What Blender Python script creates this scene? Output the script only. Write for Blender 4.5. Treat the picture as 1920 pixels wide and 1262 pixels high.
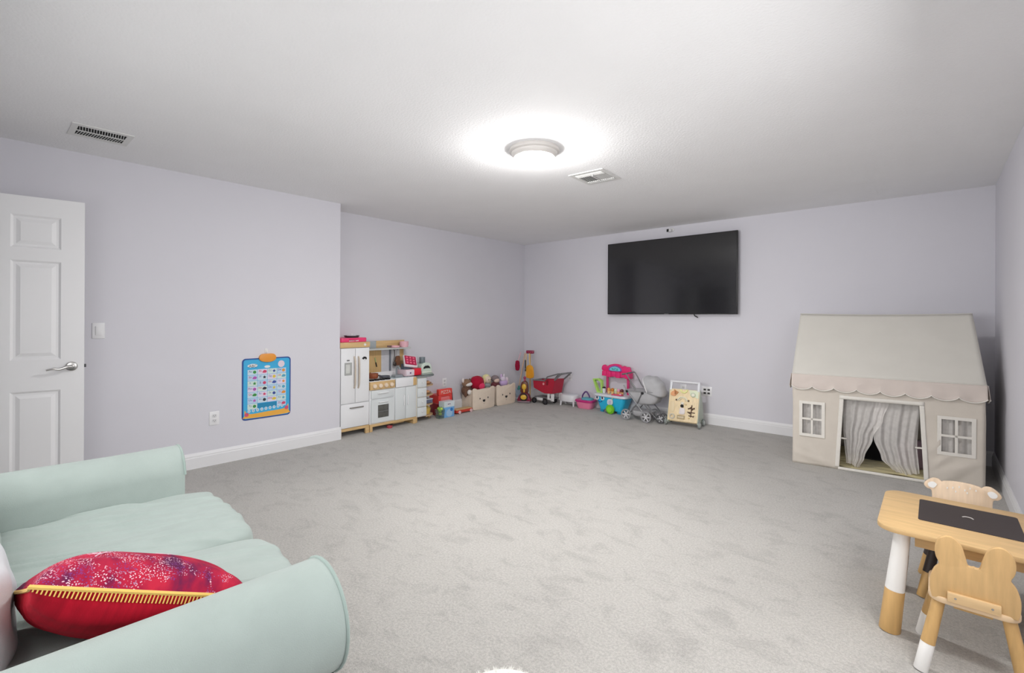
import bpy, bmesh, math, random
from mathutils import Vector, Matrix, Euler, noise as mnoise
R = math.radians
PI = math.pi
random.seed(7)
sc = bpy.context.scene
for o in list(bpy.data.objects):
    bpy.data.objects.remove(o, do_unlink=True)
col = sc.collection

# ------------------------------------------------------------------ camera
cd = bpy.data.cameras.new('camera')
cam = bpy.data.objects.new('camera', cd)
col.objects.link(cam)
cd.sensor_width = 36.0
cd.lens = 889.5 / 1920 * 36.0
cd.shift_y = -35.4 / 1920
cd.clip_start = 0.02
cam.matrix_world = Matrix.Translation((0, 0, 1.2693)) @ Euler((PI / 2, 0, 0.72648)).to_matrix().to_4x4() @ Matrix.Rotation(0.00506, 4, 'Z')
sc.camera = cam

# ------------------------------------------------------------------ world, light, exposure
w = bpy.data.worlds.new('world')
sc.world = w
w.use_nodes = True
w.node_tree.nodes['Background'].inputs[0].default_value = (0.85, 0.92, 1.0, 1)
w.node_tree.nodes['Background'].inputs[1].default_value = 0.35
sc.view_settings.view_transform = 'Standard'
sc.view_settings.look = 'None'
sc.view_settings.exposure = 0.20
sc.view_settings.gamma = 1.0
sc.view_settings.use_curve_mapping = False
LAMP = 200.0


def area(name, loc, rot, sx, sy, power, color):
    l = bpy.data.lights.new(name, 'AREA')
    l.shape = 'RECTANGLE'
    l.size, l.size_y, l.energy, l.color = sx, sy, power, color
    o = bpy.data.objects.new(name, l)
    col.objects.link(o)
    o.location, o.rotation_euler = loc, rot
    return o


# daylight through the unseen window behind the camera (broad, plus an added narrow fill for the far end) and the one in the right-hand wall
area('daylight_fill', (-1.75, -0.34, 1.40), (R(72), 0, 0), 2.3, 0.8, 17.0, (1.0, 0.99, 0.985))
area('daylight_fill', (-1.75, -0.335, 1.40), (R(89), 0, 0), 2.3, 0.8, 9.0, (1.0, 0.99, 0.985)).data.spread = R(72)
area('daylight_fill', (0.38, 1.55, 1.40), (R(68), 0, R(90)), 1.5, 0.9, 30.0, (1.0, 0.99, 0.985))

# ------------------------------------------------------------------ materials


def lin(c):
    c = c / 255.0
    return c / 12.92 if c <= 0.04045 else ((c + 0.055) / 1.055) ** 2.4


def rgb(c):
    return (lin(c[0]), lin(c[1]), lin(c[2]), 1.0)


MATS = {}


def M(name, c, rough=0.6, var=0.05, scale=20.0, bump=0.0, bscale=None, metal=0.0, stretch=None, spec=0.5, sheen=0.0, trans=0.0, alpha=1.0):
    """procedural material: a base colour broken up by noise, with optional fine relief"""
    if name in MATS:
        return MATS[name]
    m = bpy.data.materials.new(name)
    m.use_nodes = True
    nt = m.node_tree
    b = nt.nodes['Principled BSDF']
    b.inputs['Roughness'].default_value = rough
    b.inputs['Metallic'].default_value = metal
    b.inputs['Specular IOR Level'].default_value = spec
    b.inputs['Sheen Weight'].default_value = sheen
    b.inputs['Transmission Weight'].default_value = trans
    b.inputs['Alpha'].default_value = alpha
    tc = nt.nodes.new('ShaderNodeTexCoord')
    mp = nt.nodes.new('ShaderNodeMapping')
    nt.links.new(tc.outputs['Object'], mp.inputs[0])
    if stretch:
        mp.inputs['Scale'].default_value = stretch
    n = nt.nodes.new('ShaderNodeTexNoise')
    n.inputs['Scale'].default_value = scale
    n.inputs['Detail'].default_value = 4
    nt.links.new(mp.outputs[0], n.inputs['Vector'])
    r = nt.nodes.new('ShaderNodeValToRGB')
    base = rgb(c)
    r.color_ramp.elements[0].position = 0.3
    r.color_ramp.elements[1].position = 0.7
    r.color_ramp.elements[0].color = tuple(x * (1 - var) for x in base[:3]) + (1,)
    r.color_ramp.elements[1].color = tuple(min(1, x * (1 + var)) for x in base[:3]) + (1,)
    nt.links.new(n.outputs['Fac'], r.inputs[0])
    nt.links.new(r.outputs[0], b.inputs['Base Color'])
    if bump:
        n2 = nt.nodes.new('ShaderNodeTexNoise')
        n2.inputs['Scale'].default_value = bscale or scale * 4
        n2.inputs['Detail'].default_value = 3
        nt.links.new(mp.outputs[0], n2.inputs['Vector'])
        bp = nt.nodes.new('ShaderNodeBump')
        bp.inputs['Strength'].default_value = bump
        bp.inputs['Distance'].default_value = 0.004
        nt.links.new(n2.outputs['Fac'], bp.inputs['Height'])
        nt.links.new(bp.outputs[0], b.inputs['Normal'])
    MATS[name] = m
    return m


def wood(name, c, rough=0.45, axis=0, var=0.10):
    st = [14.0, 14.0, 14.0]
    st[axis] = 1.2
    return M(name, c, rough, var, 4.0, 0.05, 12.0, stretch=tuple(st))


def plastic(name, c, rough=0.35):
    return M(name, c, rough, 0.02, 8.0)


def fabric(name, c, rough=0.9, bump=0.25, bs=400.0, var=0.05):
    return M(name, c, rough, var, 12.0, bump, bs, sheen=0.15, spec=0.2)


def emit(name, c, s):
    m = bpy.data.materials.new(name)
    m.use_nodes = True
    b = m.node_tree.nodes['Principled BSDF']
    b.inputs['Base Color'].default_value = rgb(c)
    b.inputs['Emission Color'].default_value = rgb(c)
    b.inputs['Emission Strength'].default_value = s
    return m


wall_paint = M('wall_paint', (222, 221, 228), 0.85, 0.012, 2.0, 0.08, 160.0, spec=0.2)
ceil_paint = M('ceiling_paint', (246, 246, 247), 0.9, 0.01, 3.0, 0.55, 75.0, spec=0.1)
trim_paint = M('trim_paint', (236, 236, 238), 0.45, 0.01, 3.0)
door_paint = M('door_paint', (243, 243, 244), 0.4, 0.01, 3.0)

white_p = plastic('white_plastic', (234, 234, 234))
black_p = plastic('black_plastic', (26, 26, 28))
dark_p = plastic('dark_grey_plastic', (62, 63, 66))
grey_p = plastic('grey_plastic', (128, 128, 130))
chrome = M('brushed_nickel', (190, 188, 185), 0.25, 0.02, 30, metal=1.0)
birch = wood('birch_wood', (206, 172, 122), axis=0)
birch_v = wood('birch_wood_vertical', (214, 184, 142), axis=2)
oak_v = wood('oiled_leg_wood', (204, 164, 106), axis=2)
pine = wood('play_wood', (216, 182, 130), axis=0)
pine_v = wood('play_wood_upright', (214, 178, 122), axis=2)

# ------------------------------------------------------------------ mesh helpers


class B:
    def __init__(self):
        self.bm = bmesh.new()

    def _add(self, t, mtx=None):
        if mtx is not None:
            bmesh.ops.transform(t, matrix=mtx, verts=t.verts)
        me = bpy.data.meshes.new('tmp')
        t.to_mesh(me)
        t.free()
        self.bm.from_mesh(me)
        bpy.data.meshes.remove(me)
        return self

    def box(self, c, s, bev=0.0, rot=None, seg=2):
        t = bmesh.new()
        bmesh.ops.create_cube(t, size=1.0)
        bmesh.ops.scale(t, vec=s, verts=t.verts)
        if bev:
            bmesh.ops.bevel(t, geom=t.edges[:], offset=min(bev, min(s) * 0.49), segments=seg, profile=0.5, affect='EDGES')
        m = Matrix.Translation(c)
        if rot:
            m = m @ Euler(rot).to_matrix().to_4x4()
        return self._add(t, m)

    def bx(self, x0, x1, y0, y1, z0, z1, bev=0.0):
        return self.box(((x0 + x1) / 2, (y0 + y1) / 2, (z0 + z1) / 2), (abs(x1 - x0), abs(y1 - y0), abs(z1 - z0)), bev)

    def cyl(self, a, b, r0, r1=None, n=20, bev=0.0):
        a, b = Vector(a), Vector(b)
        d = b - a
        t = bmesh.new()
        bmesh.ops.create_cone(t, cap_ends=True, segments=n, radius1=r0, radius2=r0 if r1 is None else r1, depth=d.length)
        if bev:
            ed = [e for e in t.edges if abs(e.verts[0].co.z - e.verts[1].co.z) < 1e-6]
            bmesh.ops.bevel(t, geom=ed, offset=bev, segments=2, profile=0.5, affect='EDGES')
        return self._add(t, Matrix.Translation((a + b) / 2) @ d.to_track_quat('Z', 'Y').to_matrix().to_4x4())

    def ball(self, c, r, n=18, rot=None):
        if not hasattr(r, '__len__'):
            r = (r, r, r)
        t = bmesh.new()
        bmesh.ops.create_uvsphere(t, u_segments=n, v_segments=max(6, n * 2 // 3), radius=1.0)
        bmesh.ops.scale(t, vec=r, verts=t.verts)
        m = Matrix.Translation(c)
        if rot:
            m = m @ Euler(rot).to_matrix().to_4x4()
        return self._add(t, m)

    def tube(self, pts, r, n=8, closed=False, caps=True):
        pts = [Vector(p) for p in pts]
        t = bmesh.new()
        rings = []
        up = None
        for i, p in enumerate(pts):
            if closed:
                d = pts[(i + 1) % len(pts)] - pts[i - 1]
            else:
                d = pts[min(i + 1, len(pts) - 1)] - pts[max(i - 1, 0)]
            d.normalize()
            if up is None:
                up = d.orthogonal().normalized()
            up = (up - d * up.dot(d)).normalized()
            s = d.cross(up)
            rr = r[i] if hasattr(r, '__len__') else r
            rings.append([t.verts.new(p + (up * math.cos(k * 2 * PI / n) + s * math.sin(k * 2 * PI / n)) * rr) for k in range(n)])
        m = len(rings)
        for i in range(m if closed else m - 1):
            q0, q1 = rings[i], rings[(i + 1) % m]
            for k in range(n):
                t.faces.new((q0[k], q0[(k + 1) % n], q1[(k + 1) % n], q1[k]))
        if caps and not closed:
            t.faces.new(rings[0][::-1])
            t.faces.new(rings[-1])
        bmesh.ops.recalc_face_normals(t, faces=t.faces)
        return self._add(t)

    def lathe(self, prof, c=(0, 0, 0), n=32, mtx=None):
        t = bmesh.new()
        rings = []
        for (r, z) in prof:
            if r < 1e-6:
                rings.append([t.verts.new((0, 0, z))])
            else:
                rings.append([t.verts.new((r * math.cos(k * 2 * PI / n), r * math.sin(k * 2 * PI / n), z)) for k in range(n)])
        for a, b in zip(rings, rings[1:]):
            for k in range(n):
                k2 = (k + 1) % n
                if len(a) == 1 and len(b) == 1:
                    continue
                if len(a) == 1:
                    t.faces.new((a[0], b[k], b[k2]))
                elif len(b) == 1:
                    t.faces.new((a[k], a[k2], b[0]))
                else:
                    t.faces.new((a[k], a[k2], b[k2], b[k]))
        bmesh.ops.recalc_face_normals(t, faces=t.faces)
        return self._add(t, (mtx or Matrix.Identity(4)) if mtx else Matrix.Translation(c))

    def prism(self, pts, t0, t1, plane='xz', bev=0.0, mtx=None):
        """polygon extruded between t0 and t1 along the axis normal to the plane"""
        t = bmesh.new()

        def P(u, v, q):
            return {'xz': (u, q, v), 'xy': (u, v, q), 'yz': (q, u, v)}[plane]
        a = [t.verts.new(P(u, v, t0)) for u, v in pts]
        b = [t.verts.new(P(u, v, t1)) for u, v in pts]
        n = len(pts)
        t.faces.new(a)
        t.faces.new(b[::-1])
        for i in range(n):
            t.faces.new((a[i], b[i], b[(i + 1) % n], a[(i + 1) % n]))
        bmesh.ops.recalc_face_normals(t, faces=t.faces)
        if bev:
            ed = [e for f in t.faces if len(f.verts) == n and n > 4 for e in f.edges] if n > 4 else t.edges[:]
            bmesh.ops.bevel(t, geom=list(set(ed)), offset=bev, segments=2, profile=0.5, affect='EDGES')
        return self._add(t, mtx)

    def ring(self, outer, inner, t0, t1, plane='xz', mtx=None):
        """frame between two outlines with the same number of points"""
        t = bmesh.new()

        def P(u, v, q):
            return {'xz': (u, q, v), 'xy': (u, v, q), 'yz': (q, u, v)}[plane]
        L = [[t.verts.new(P(u, v, q)) for u, v in pts] for pts, q in ((outer, t0), (outer, t1), (inner, t1), (inner, t0))]
        n = len(outer)
        for j in range(4):
            p, q = L[j], L[(j + 1) % 4]
            for i in range(n):
                t.faces.new((p[i], q[i], q[(i + 1) % n], p[(i + 1) % n]))
        bmesh.ops.recalc_face_normals(t, faces=t.faces)
        return self._add(t, mtx)

    def surf(self, fn, nu, nv, closed_u=False):
        t = bmesh.new()
        g = [[t.verts.new(fn(i / nu, j / nv)) for j in range(nv + 1)] for i in range(nu + (0 if closed_u else 1))]
        for i in range(nu):
            i2 = (i + 1) % len(g)
            for j in range(nv):
                t.faces.new((g[i][j], g[i2][j], g[i2][j + 1], g[i][j + 1]))
        bmesh.ops.remove_doubles(t, verts=t.verts, dist=1e-5)
        bmesh.ops.recalc_face_normals(t, faces=t.faces)
        return self._add(t)

    def puff(self, c, size, p=4.0, n=20, fn=None, rot=None):
        """a stuffed box: superellipsoid with optional displacement fn(unit point) -> offset vector"""
        t = bmesh.new()
        bmesh.ops.create_cube(t, size=2.0)
        bmesh.ops.subdivide_edges(t, edges=t.edges[:], cuts=n, use_grid_fill=True)
        for v in t.verts:
            q = v.co
            l = (abs(q.x) ** p + abs(q.y) ** p + abs(q.z) ** p) ** (1 / p)
            q = q / l
            d = Vector((q.x * size[0] / 2, q.y * size[1] / 2, q.z * size[2] / 2))
            if fn:
                d += Vector(fn(q))
            v.co = d
        m = Matrix.Translation(c)
        if rot:
            m = m @ Euler(rot).to_matrix().to_4x4()
        return self._add(t, m)

    def text(self, s, size, mtx, depth=0.0006, align='CENTER'):
        cu = bpy.data.curves.new('t', 'FONT')
        cu.body = s
        cu.size = size
        cu.extrude = depth
        cu.resolution_u = 2
        cu.align_x = align
        cu.align_y = 'CENTER'
        o = bpy.data.objects.new('t', cu)
        col.objects.link(o)
        me = bpy.data.meshes.new_from_object(o)
        t = bmesh.new()
        t.from_mesh(me)
        bpy.data.objects.remove(o)
        bpy.data.curves.remove(cu)
        bpy.data.meshes.remove(me)
        return self._add(t, mtx)

    def build(self, name, mat, parent=None, smooth=35, loc=None):
        me = bpy.data.meshes.new(name)
        self.bm.to_mesh(me)
        self.bm.free()
        me.materials.append(mat)
        if smooth:
            me.polygons.foreach_set('use_smooth', [True] * len(me.polygons))
            me.set_sharp_from_angle(angle=R(smooth))
        o = bpy.data.objects.new(name, me)
        col.objects.link(o)
        if parent:
            o.parent = parent
        if loc:
            o.location = loc
        return o


FRONT = Matrix.Rotation(PI / 2, 4, 'X')          # text lying in the xz plane, read from -y


def tag(o, label, cat, group=None, kind=None):
    if label:
        o['label'] = label
    if cat:
        o['category'] = cat
    if group:
        o['group'] = group
    if kind:
        o['kind'] = kind
    return o


def thing(name, label, cat, loc=(0, 0, 0), rz=0.0, group=None):
    o = bpy.data.objects.new(name, None)
    o.empty_display_size = 0.05
    col.objects.link(o)
    o.location = loc
    o.rotation_euler = (0, 0, rz)
    return tag(o, label, cat, group)


def struct(name, b, mat, parent=None, smooth=35):
    o = b.build(name, mat, parent, smooth)
    if not parent:
        o['kind'] = 'structure'
    return o


def copy_tree(o, parent=None):
    c = o.copy()
    col.objects.link(c)
    c.parent = parent
    for ch in list(o.children):
        copy_tree(ch, c)
    return c


def rrect(x0, x1, y0, y1, r, n=5):
    P = []
    for cx, cy, a in ((x1 - r, y1 - r, 0), (x0 + r, y1 - r, 90), (x0 + r, y0 + r, 180), (x1 - r, y0 + r, 270)):
        for k in range(n + 1):
            t = R(a + 90 * k / n)
            P.append((cx + r * math.cos(t), cy + r * math.sin(t)))
    return P


def circle(cx, cy, r, n=24, ry=None):
    return [(cx + r * math.cos(k * 2 * PI / n), cy + (ry or r) * math.sin(k * 2 * PI / n)) for k in range(n)]


def smooth(pts, k=6, closed=True):
    out = []
    n = len(pts)
    dim = len(pts[0])
    rng = range(n) if closed else range(n - 1)
    for i in rng:
        if closed:
            p = [pts[(i + j - 1) % n] for j in range(4)]
        else:
            p = [pts[max(0, i - 1)], pts[i], pts[i + 1], pts[min(n - 1, i + 2)]]
        for s in range(k):
            t = s / k
            out.append(tuple(0.5 * (2 * p[1][d] + (p[2][d] - p[0][d]) * t + (2 * p[0][d] - 5 * p[1][d] + 4 * p[2][d] - p[3][d]) * t * t
                                    + (3 * p[1][d] - p[0][d] - 3 * p[2][d] + p[3][d]) * t ** 3) for d in range(dim)))
    if not closed:
        out.append(tuple(pts[-1]))
    return out


# ------------------------------------------------------------------ the room
XL, XE, XR, YB, YE, YF, H = -4.594, -4.938, 0.398, 5.852, 2.489, -0.36, 2.44


def carpet_material():
    m = bpy.data.materials.new('carpet')
    m.use_nodes = True
    nt = m.node_tree
    N, L = nt.nodes, nt.links
    b = N['Principled BSDF']
    b.inputs['Roughness'].default_value = 0.95
    b.inputs['Specular IOR Level'].default_value = 0.1
    b.inputs['Sheen Weight'].default_value = 0.2
    tc = N.new('ShaderNodeTexCoord')

    def tex(scale, detail, stretch=None, dist=0.0, rough=0.5):
        n = N.new('ShaderNodeTexNoise')
        n.inputs['Scale'].default_value = scale
        n.inputs['Detail'].default_value = detail
        n.inputs['Distortion'].default_value = dist
        n.inputs['Roughness'].default_value = rough
        if stretch:
            mp = N.new('ShaderNodeMapping')
            mp.inputs['Scale'].default_value = stretch
            mp.inputs['Rotation'].default_value = (0, 0, R(35))
            L.new(tc.outputs['Object'], mp.inputs[0])
            L.new(mp.outputs[0], n.inputs['Vector'])
        else:
            L.new(tc.outputs['Object'], n.inputs['Vector'])
        return n

    def ramp(n, p0, p1, c0, c1):
        r = N.new('ShaderNodeValToRGB')
        r.color_ramp.elements[0].position, r.color_ramp.elements[1].position = p0, p1
        r.color_ramp.elements[0].color = (c0, c0, c0, 1)
        r.color_ramp.elements[1].color = (c1, c1, c1, 1)
        L.new(n.outputs['Fac'], r.inputs[0])
        return r

    def mul(a, bb, f=1.0):
        x = N.new('ShaderNodeMix')
        x.data_type = 'RGBA'
        x.blend_type = 'MULTIPLY'
        x.inputs[0].default_value = f
        L.new(a, x.inputs[6])
        L.new(bb, x.inputs[7])
        return x.outputs[2]
    # brushed nap: footprints and vacuum strokes leave darker patches
    foot = ramp(tex(5.5, 7, (1.0, 1.6, 1.0), 0.9, 0.62), 0.33, 0.50, 0.85, 1.0)
    big = ramp(tex(0.9, 3), 0.3, 0.7, 0.93, 1.03)
    fine = ramp(tex(95.0, 2), 0.35, 0.65, 0.86, 1.06)
    tuft = ramp(tex(330.0, 1), 0.3, 0.7, 0.80, 1.08)
    base = N.new('ShaderNodeRGB')
    base.outputs[0].default_value = rgb((192, 189, 184))
    c = mul(base.outputs[0], foot.outputs[0])
    c = mul(c, big.outputs[0])
    c = mul(c, fine.outputs[0])
    c = mul(c, tuft.outputs[0])
    L.new(c, b.inputs['Base Color'])
    bp = N.new('ShaderNodeBump')
    bp.inputs['Strength'].default_value = 0.5
    bp.inputs['Distance'].default_value = 0.006
    t2 = tex(170.0, 3)
    L.new(t2.outputs['Fac'], bp.inputs['Height'])
    L.new(bp.outputs[0], b.inputs['Normal'])
    return m


carpet = carpet_material()
o = struct('floor', B().bx(XE - 0.2, XR + 0.15, -1.7, YB + 0.15, -0.1, 0), carpet)
o = struct('ceiling', B().bx(XE - 0.2, XR + 0.15, -1.7, YB + 0.15, H, H + 0.1), ceil_paint)
struct('wall_left', B().bx(XE - 0.15, XL, YF - 1.3, YE, 0, H), wall_paint)
struct('wall_recess', B().bx(XE - 0.15, XE, YE, YB, 0, H), wall_paint)
struct('wall_back', B().bx(XE - 0.15, XR + 0.12, YB, YB + 0.12, 0, H), wall_paint)
rw = B()
rw.bx(XR, XR + 0.12, YF - 1.3, 0.75, 0, H).bx(XR, XR + 0.12, 2.35, YB, 0, H).bx(XR, XR + 0.12, 0.75, 2.35, 0, 0.9).bx(XR, XR + 0.12, 0.75, 2.35, 2.1, H)
struct('wall_right', rw, wall_paint)
wn = struct('window_2', B().ring([(0.75, 0.9), (2.35, 0.9), (2.35, 2.1), (0.75, 2.1)], [(0.81, 0.96), (2.29, 0.96), (2.29, 2.04), (0.81, 2.04)], XR + 0.02, XR + 0.1, 'yz'), trim_paint)
B().bx(XR + 0.04, XR + 0.08, 0.81, 2.29, 1.48, 1.52).build('mullion', trim_paint, wn)
B().bx(XR + 0.06, XR + 0.065, 0.81, 2.29, 0.96, 2.04).build('pane', M('window_glass', (235, 240, 240), 0.05, 0.0, trans=1.0), wn)
# the wall behind the camera with its doorway and window
fw = B()
fw.bx(XL, -4.47, YF - 0.12, YF, 0, H)
fw.bx(-4.47, -3.62, YF - 0.12, YF, 2.06, H)
fw.bx(-3.62, -2.95, YF - 0.12, YF, 0, H)
fw.bx(-2.95, -0.55, YF - 0.12, YF, 0, 0.95)
fw.bx(-2.95, -0.55, YF - 0.12, YF, 2.15, H)
fw.bx(-0.55, XR, YF - 0.12, YF, 0, H)
struct('wall_front', fw, wall_paint)
struct('wall_hall', B().bx(XL, XR, -1.66, -1.6, 0, H), wall_paint)
wn = struct('window_1', B().ring([(-2.95, 0.95), (-0.55, 0.95), (-0.55, 2.15), (-2.95, 2.15)], [(-2.89, 1.01), (-0.61, 1.01), (-0.61, 2.09), (-2.89, 2.09)], YF - 0.1, YF - 0.02), trim_paint)
B().bx(-1.77, -1.73, YF - 0.08, YF - 0.04, 1.01, 2.09).build('mullion', trim_paint, wn)
B().bx(-2.89, -0.61, YF - 0.065, YF - 0.06, 1.01, 2.09).build('pane', M('window_glass', (235, 240, 240), 0.05, 0.0, trans=1.0), wn)
cas = B()
cas.bx(-4.53, -4.47, YF, YF + 0.018, 0, 2.06, 0.004).bx(-3.62, -3.56, YF, YF + 0.018, 0, 2.06, 0.004).bx(-4.53, -3.56, YF, YF + 0.018, 2.06, 2.12, 0.004)
struct('trim_1', cas, trim_paint)


def baseboard(name, a, b, nrm):
    """profiled skirting from a to b, nrm points into the room"""
    prof = [(0, 0), (0.016, 0), (0.016, 0.088), (0.0135, 0.094), (0.0135, 0.104), (0.010, 0.113), (0.006, 0.121), (0.004, 0.127), (0, 0.127)]
    t = bmesh.new()
    rings = []
    for p in (a, b):
        rings.append([t.verts.new((p[0] + nrm[0] * d, p[1] + nrm[1] * d, z)) for d, z in prof])
    n = len(prof)
    for i in range(n):
        t.faces.new((rings[0][i], rings[1][i], rings[1][(i + 1) % n], rings[0][(i + 1) % n]))
    t.faces.new(rings[0])
    t.faces.new(rings[1][::-1])
    bmesh.ops.recalc_face_normals(t, faces=t.faces)
    bb = B()
    bb._add(t)
    return struct(name, bb, trim_paint, smooth=20)


baseboard('baseboard_left', (XL, YF + 0.02), (XL, YE + 0.012), (1, 0))
baseboard('baseboard_return', (XE, YE), (XL + 0.0, YE), (0, 1))
baseboard('baseboard_recess', (XE, YE), (XE, YB), (1, 0))
baseboard('baseboard_back', (XE, YB), (XR, YB), (0, -1))
baseboard('baseboard_right', (XR, YF), (XR, YB), (-1, 0))
baseboard('baseboard_front', (-3.56, YF), (XR, YF), (0, 1))

# ------------------------------------------------------------------ open door (hinged on the front wall, swung against the left wall)
DW, DH, DT = 0.81, 2.03, 0.035
door = thing('door_1', None, None, (-4.44, YF + 0.04, 0), R(90 - 8.2))
door['kind'] = 'structure'
# local x runs from the hinge to the latch edge, the seen face is local -y
ST = 0.115                    # stile
panel_rows = [(0.24, 0.78), (0.98, 1.62), (1.70, 1.91)]
pw = (DW - 3 * ST) / 2
cols = [(ST, ST + pw), (2 * ST + pw, DW - ST)]


def door_leaf():
    t = B()
    t.bx(0, ST, -DT, 0, 0.012, DH).bx(DW - ST, DW, -DT, 0, 0.012, DH).bx(ST + pw, 2 * ST + pw, -DT, 0, 0.012, DH)
    rows = [0.012] + [v for r_ in panel_rows for v in r_] + [DH]
    for c0, c1 in cols:
        for k in range(0, len(rows), 2):
            t.bx(c0, c1, -DT, 0, rows[k], rows[k + 1])
    return t


door_leaf().build('door_leaf', door_paint, door, smooth=0)
for c0, c1 in cols:
    for r0, r1 in panel_rows:
        t = B()
        for s, d in ((-1, -DT), (1, 0.0)):
            m = 0.045
            # sloped moulding down into the groove and up to the raised field
            def q(i, y):
                return [(c0 + i, y, r0 + i), (c1 - i, y, r0 + i), (c1 - i, y, r1 - i), (c0 + i, y, r1 - i)]
            loops = [q(0, d), q(0.012, d - s * 0.009), q(0.024, d - s * 0.009), q(m, d - s * 0.002)]
            bm_ = bmesh.new()
            V = [[bm_.verts.new(p) for p in lp] for lp in loops]
            for a_, b_ in zip(V, V[1:]):
                for i in range(4):
                    bm_.faces.new((a_[i], a_[(i + 1) % 4], b_[(i + 1) % 4], b_[i]))
            bm_.faces.new(V[-1])
            bmesh.ops.recalc_face_normals(bm_, faces=bm_.faces)
            t._add(bm_)
        t.build('panel', door_paint, door, smooth=0)
hx, hz = DW - 0.062, 0.93
t = B().cyl((hx, -DT - 0.002, hz), (hx, -DT - 0.014, hz), 0.032, 0.028, 28, 0.003)
t.cyl((hx, -DT - 0.012, hz), (hx, -DT - 0.05, hz), 0.011, 0.010)
ros = t.build('door_handle', chrome, door)
pts = smooth([(hx + 0.004, -DT - 0.052, hz + 0.002), (hx - 0.02, -DT - 0.056, hz + 0.001), (hx - 0.055, -DT - 0.056, hz - 0.012), (hx - 0.085, -DT - 0.054, hz - 0.008), (hx - 0.118, -DT - 0.05, hz - 0.016)], 5, False)
B().tube(pts, [0.011 - 0.006 * i / (len(pts) - 1) for i in range(len(pts))], 10).build('lever', chrome, ros)
B().box((DW + 0.004, -DT / 2, hz), (0.012, 0.014, 0.022), 0.003).build('latch', dark_p, door)
t = B()
for z in (0.25, 1.0, 1.8):
    t.cyl((-0.004, -DT - 0.004, z - 0.045), (-0.004, -DT - 0.004, z + 0.045), 0.006)
t.build('hinge', chrome, door)['kind'] = 'stuff'

# ------------------------------------------------------------------ ceiling fittings
lamp = thing('ceiling_light', 'round white flush-mount ceiling light glowing in the middle of the ceiling', 'lamp', (-2.078, 2.563, H))
B().lathe([(0, 0), (0.170, 0), (0.174, -0.014), (0.174, -0.022), (0.168, -0.028), (0.160, -0.030), (0.156, -0.042), (0.146, -0.050), (0.141, -0.060), (0.134, -0.061)], n=56).build('base_pan', M('lamp_pan', (214, 210, 206), 0.35, 0.01), lamp)
dome = B().lathe([(0.136, -0.058), (0.130, -0.070), (0.116, -0.085), (0.096, -0.099), (0.070, -0.111), (0.036, -0.119), (0, -0.121)], n=56).build('glass_dome', emit('lit_glass', (255, 253, 251), LAMP), lamp)
B().lathe([(0.010, -0.120), (0.010, -0.125), (0.006, -0.130), (0.0, -0.132)], n=16).build('finial', M('lamp_finial', (225, 224, 220), 0.4), lamp)

vent_m = M('vent_enamel', (226, 226, 224), 0.5, 0.01)
duct_shade_m = M('duct_shade', (14, 13, 12), 0.95)
# return-air grille on the left: two rows of short louvres
v = thing('ceiling_vent', 'long white return-air grille with two rows of dark louvres, ceiling above the door', 'vent', (-4.03, 0.524, H), R(90))
o_ = [(-0.15, -0.135), (0.15, -0.135), (0.15, 0.135), (-0.15, 0.135)]
i_ = [(-0.118, -0.095), (0.118, -0.095), (0.118, 0.095), (-0.118, 0.095)]
B().ring(o_, i_, -0.005, 0.0, 'xy').build('frame', vent_m, v, 0)
B().bx(-0.119, 0.119, -0.096, 0.096, -0.0012, -0.0004).build('duct_shade_sheet', duct_shade_m, v, 0)  # flat black sheet, the shade inside the duct put in as colour
B().bx(-0.118, 0.118, -0.006, 0.006, -0.006, -0.001).build('centre_bar', vent_m, v, 0)
lm = {}
for s in (-1, 1):
    for k in range(17):
        x = -0.107 + 0.214 * k / 16
        if s not in lm:
            ob = B().box((0, 0, 0), (0.0032, 0.088, 0.004), 0, (0, 0, R(6) * s)).build('louvre', vent_m, v, 0)
            lm[s] = ob.data
        else:
            ob = bpy.data.objects.new('louvre', lm[s])
            col.objects.link(ob)
            ob.parent = v
        ob.location = (x, s * 0.050, -0.003)
# supply register near the lamp: three-way blades
v = thing('ceiling_vent', 'square white supply register with blades in three directions, ceiling beside the lamp', 'vent', (-2.10, 3.393, H), R(3))
o_ = [(-0.155, -0.17), (0.155, -0.17), (0.155, 0.17), (-0.155, 0.17)]
i_ = [(-0.122, -0.137), (0.122, -0.137), (0.122, 0.137), (-0.122, 0.137)]
B().ring(o_, i_, -0.006, 0.0, 'xy').build('frame', vent_m, v, 0)
B().bx(-0.123, 0.123, -0.138, 0.138, -0.0012, -0.0004).build('duct_shade_sheet', M('vent_shade', (62, 62, 62), 0.9), v, 0)  # flat dark grey sheet, painted shade in place of a real duct
B().bx(-0.005, 0.005, -0.07, 0.137, -0.009, -0.001).build('divider', vent_m, v, 0)
B().bx(-0.122, 0.122, -0.076, -0.066, -0.009, -0.001).build('divider', vent_m, v, 0)
B().bx(-0.122, 0.122, 0.092, 0.100, -0.009, -0.001).build('divider', vent_m, v, 0)
for k in range(3):
    B().box((0, -0.088 - 0.017 * k, -0.005), (0.24, 0.0025, 0.010), 0, (R(50), 0, 0)).build('blade', vent_m, v, 0)
B().box((0, 0.118, -0.005), (0.24, 0.0025, 0.012), 0, (R(-50), 0, 0)).build('blade', vent_m, v, 0)
for s in (-1, 1):
    for k in range(6):
        B().box((s * (0.020 + 0.018 * k), 0.012, -0.005), (0.0025, 0.155, 0.009), 0, (0, R(40) * s, 0)).build('blade', vent_m, v, 0)
B().box((0.03, -0.10, -0.016), (0.006, 0.010, 0.024)).build('lever', vent_m, v, 0)

# ------------------------------------------------------------------ wall plates
plate_m = plastic('wall_plate', (238, 238, 240), 0.3)


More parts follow.
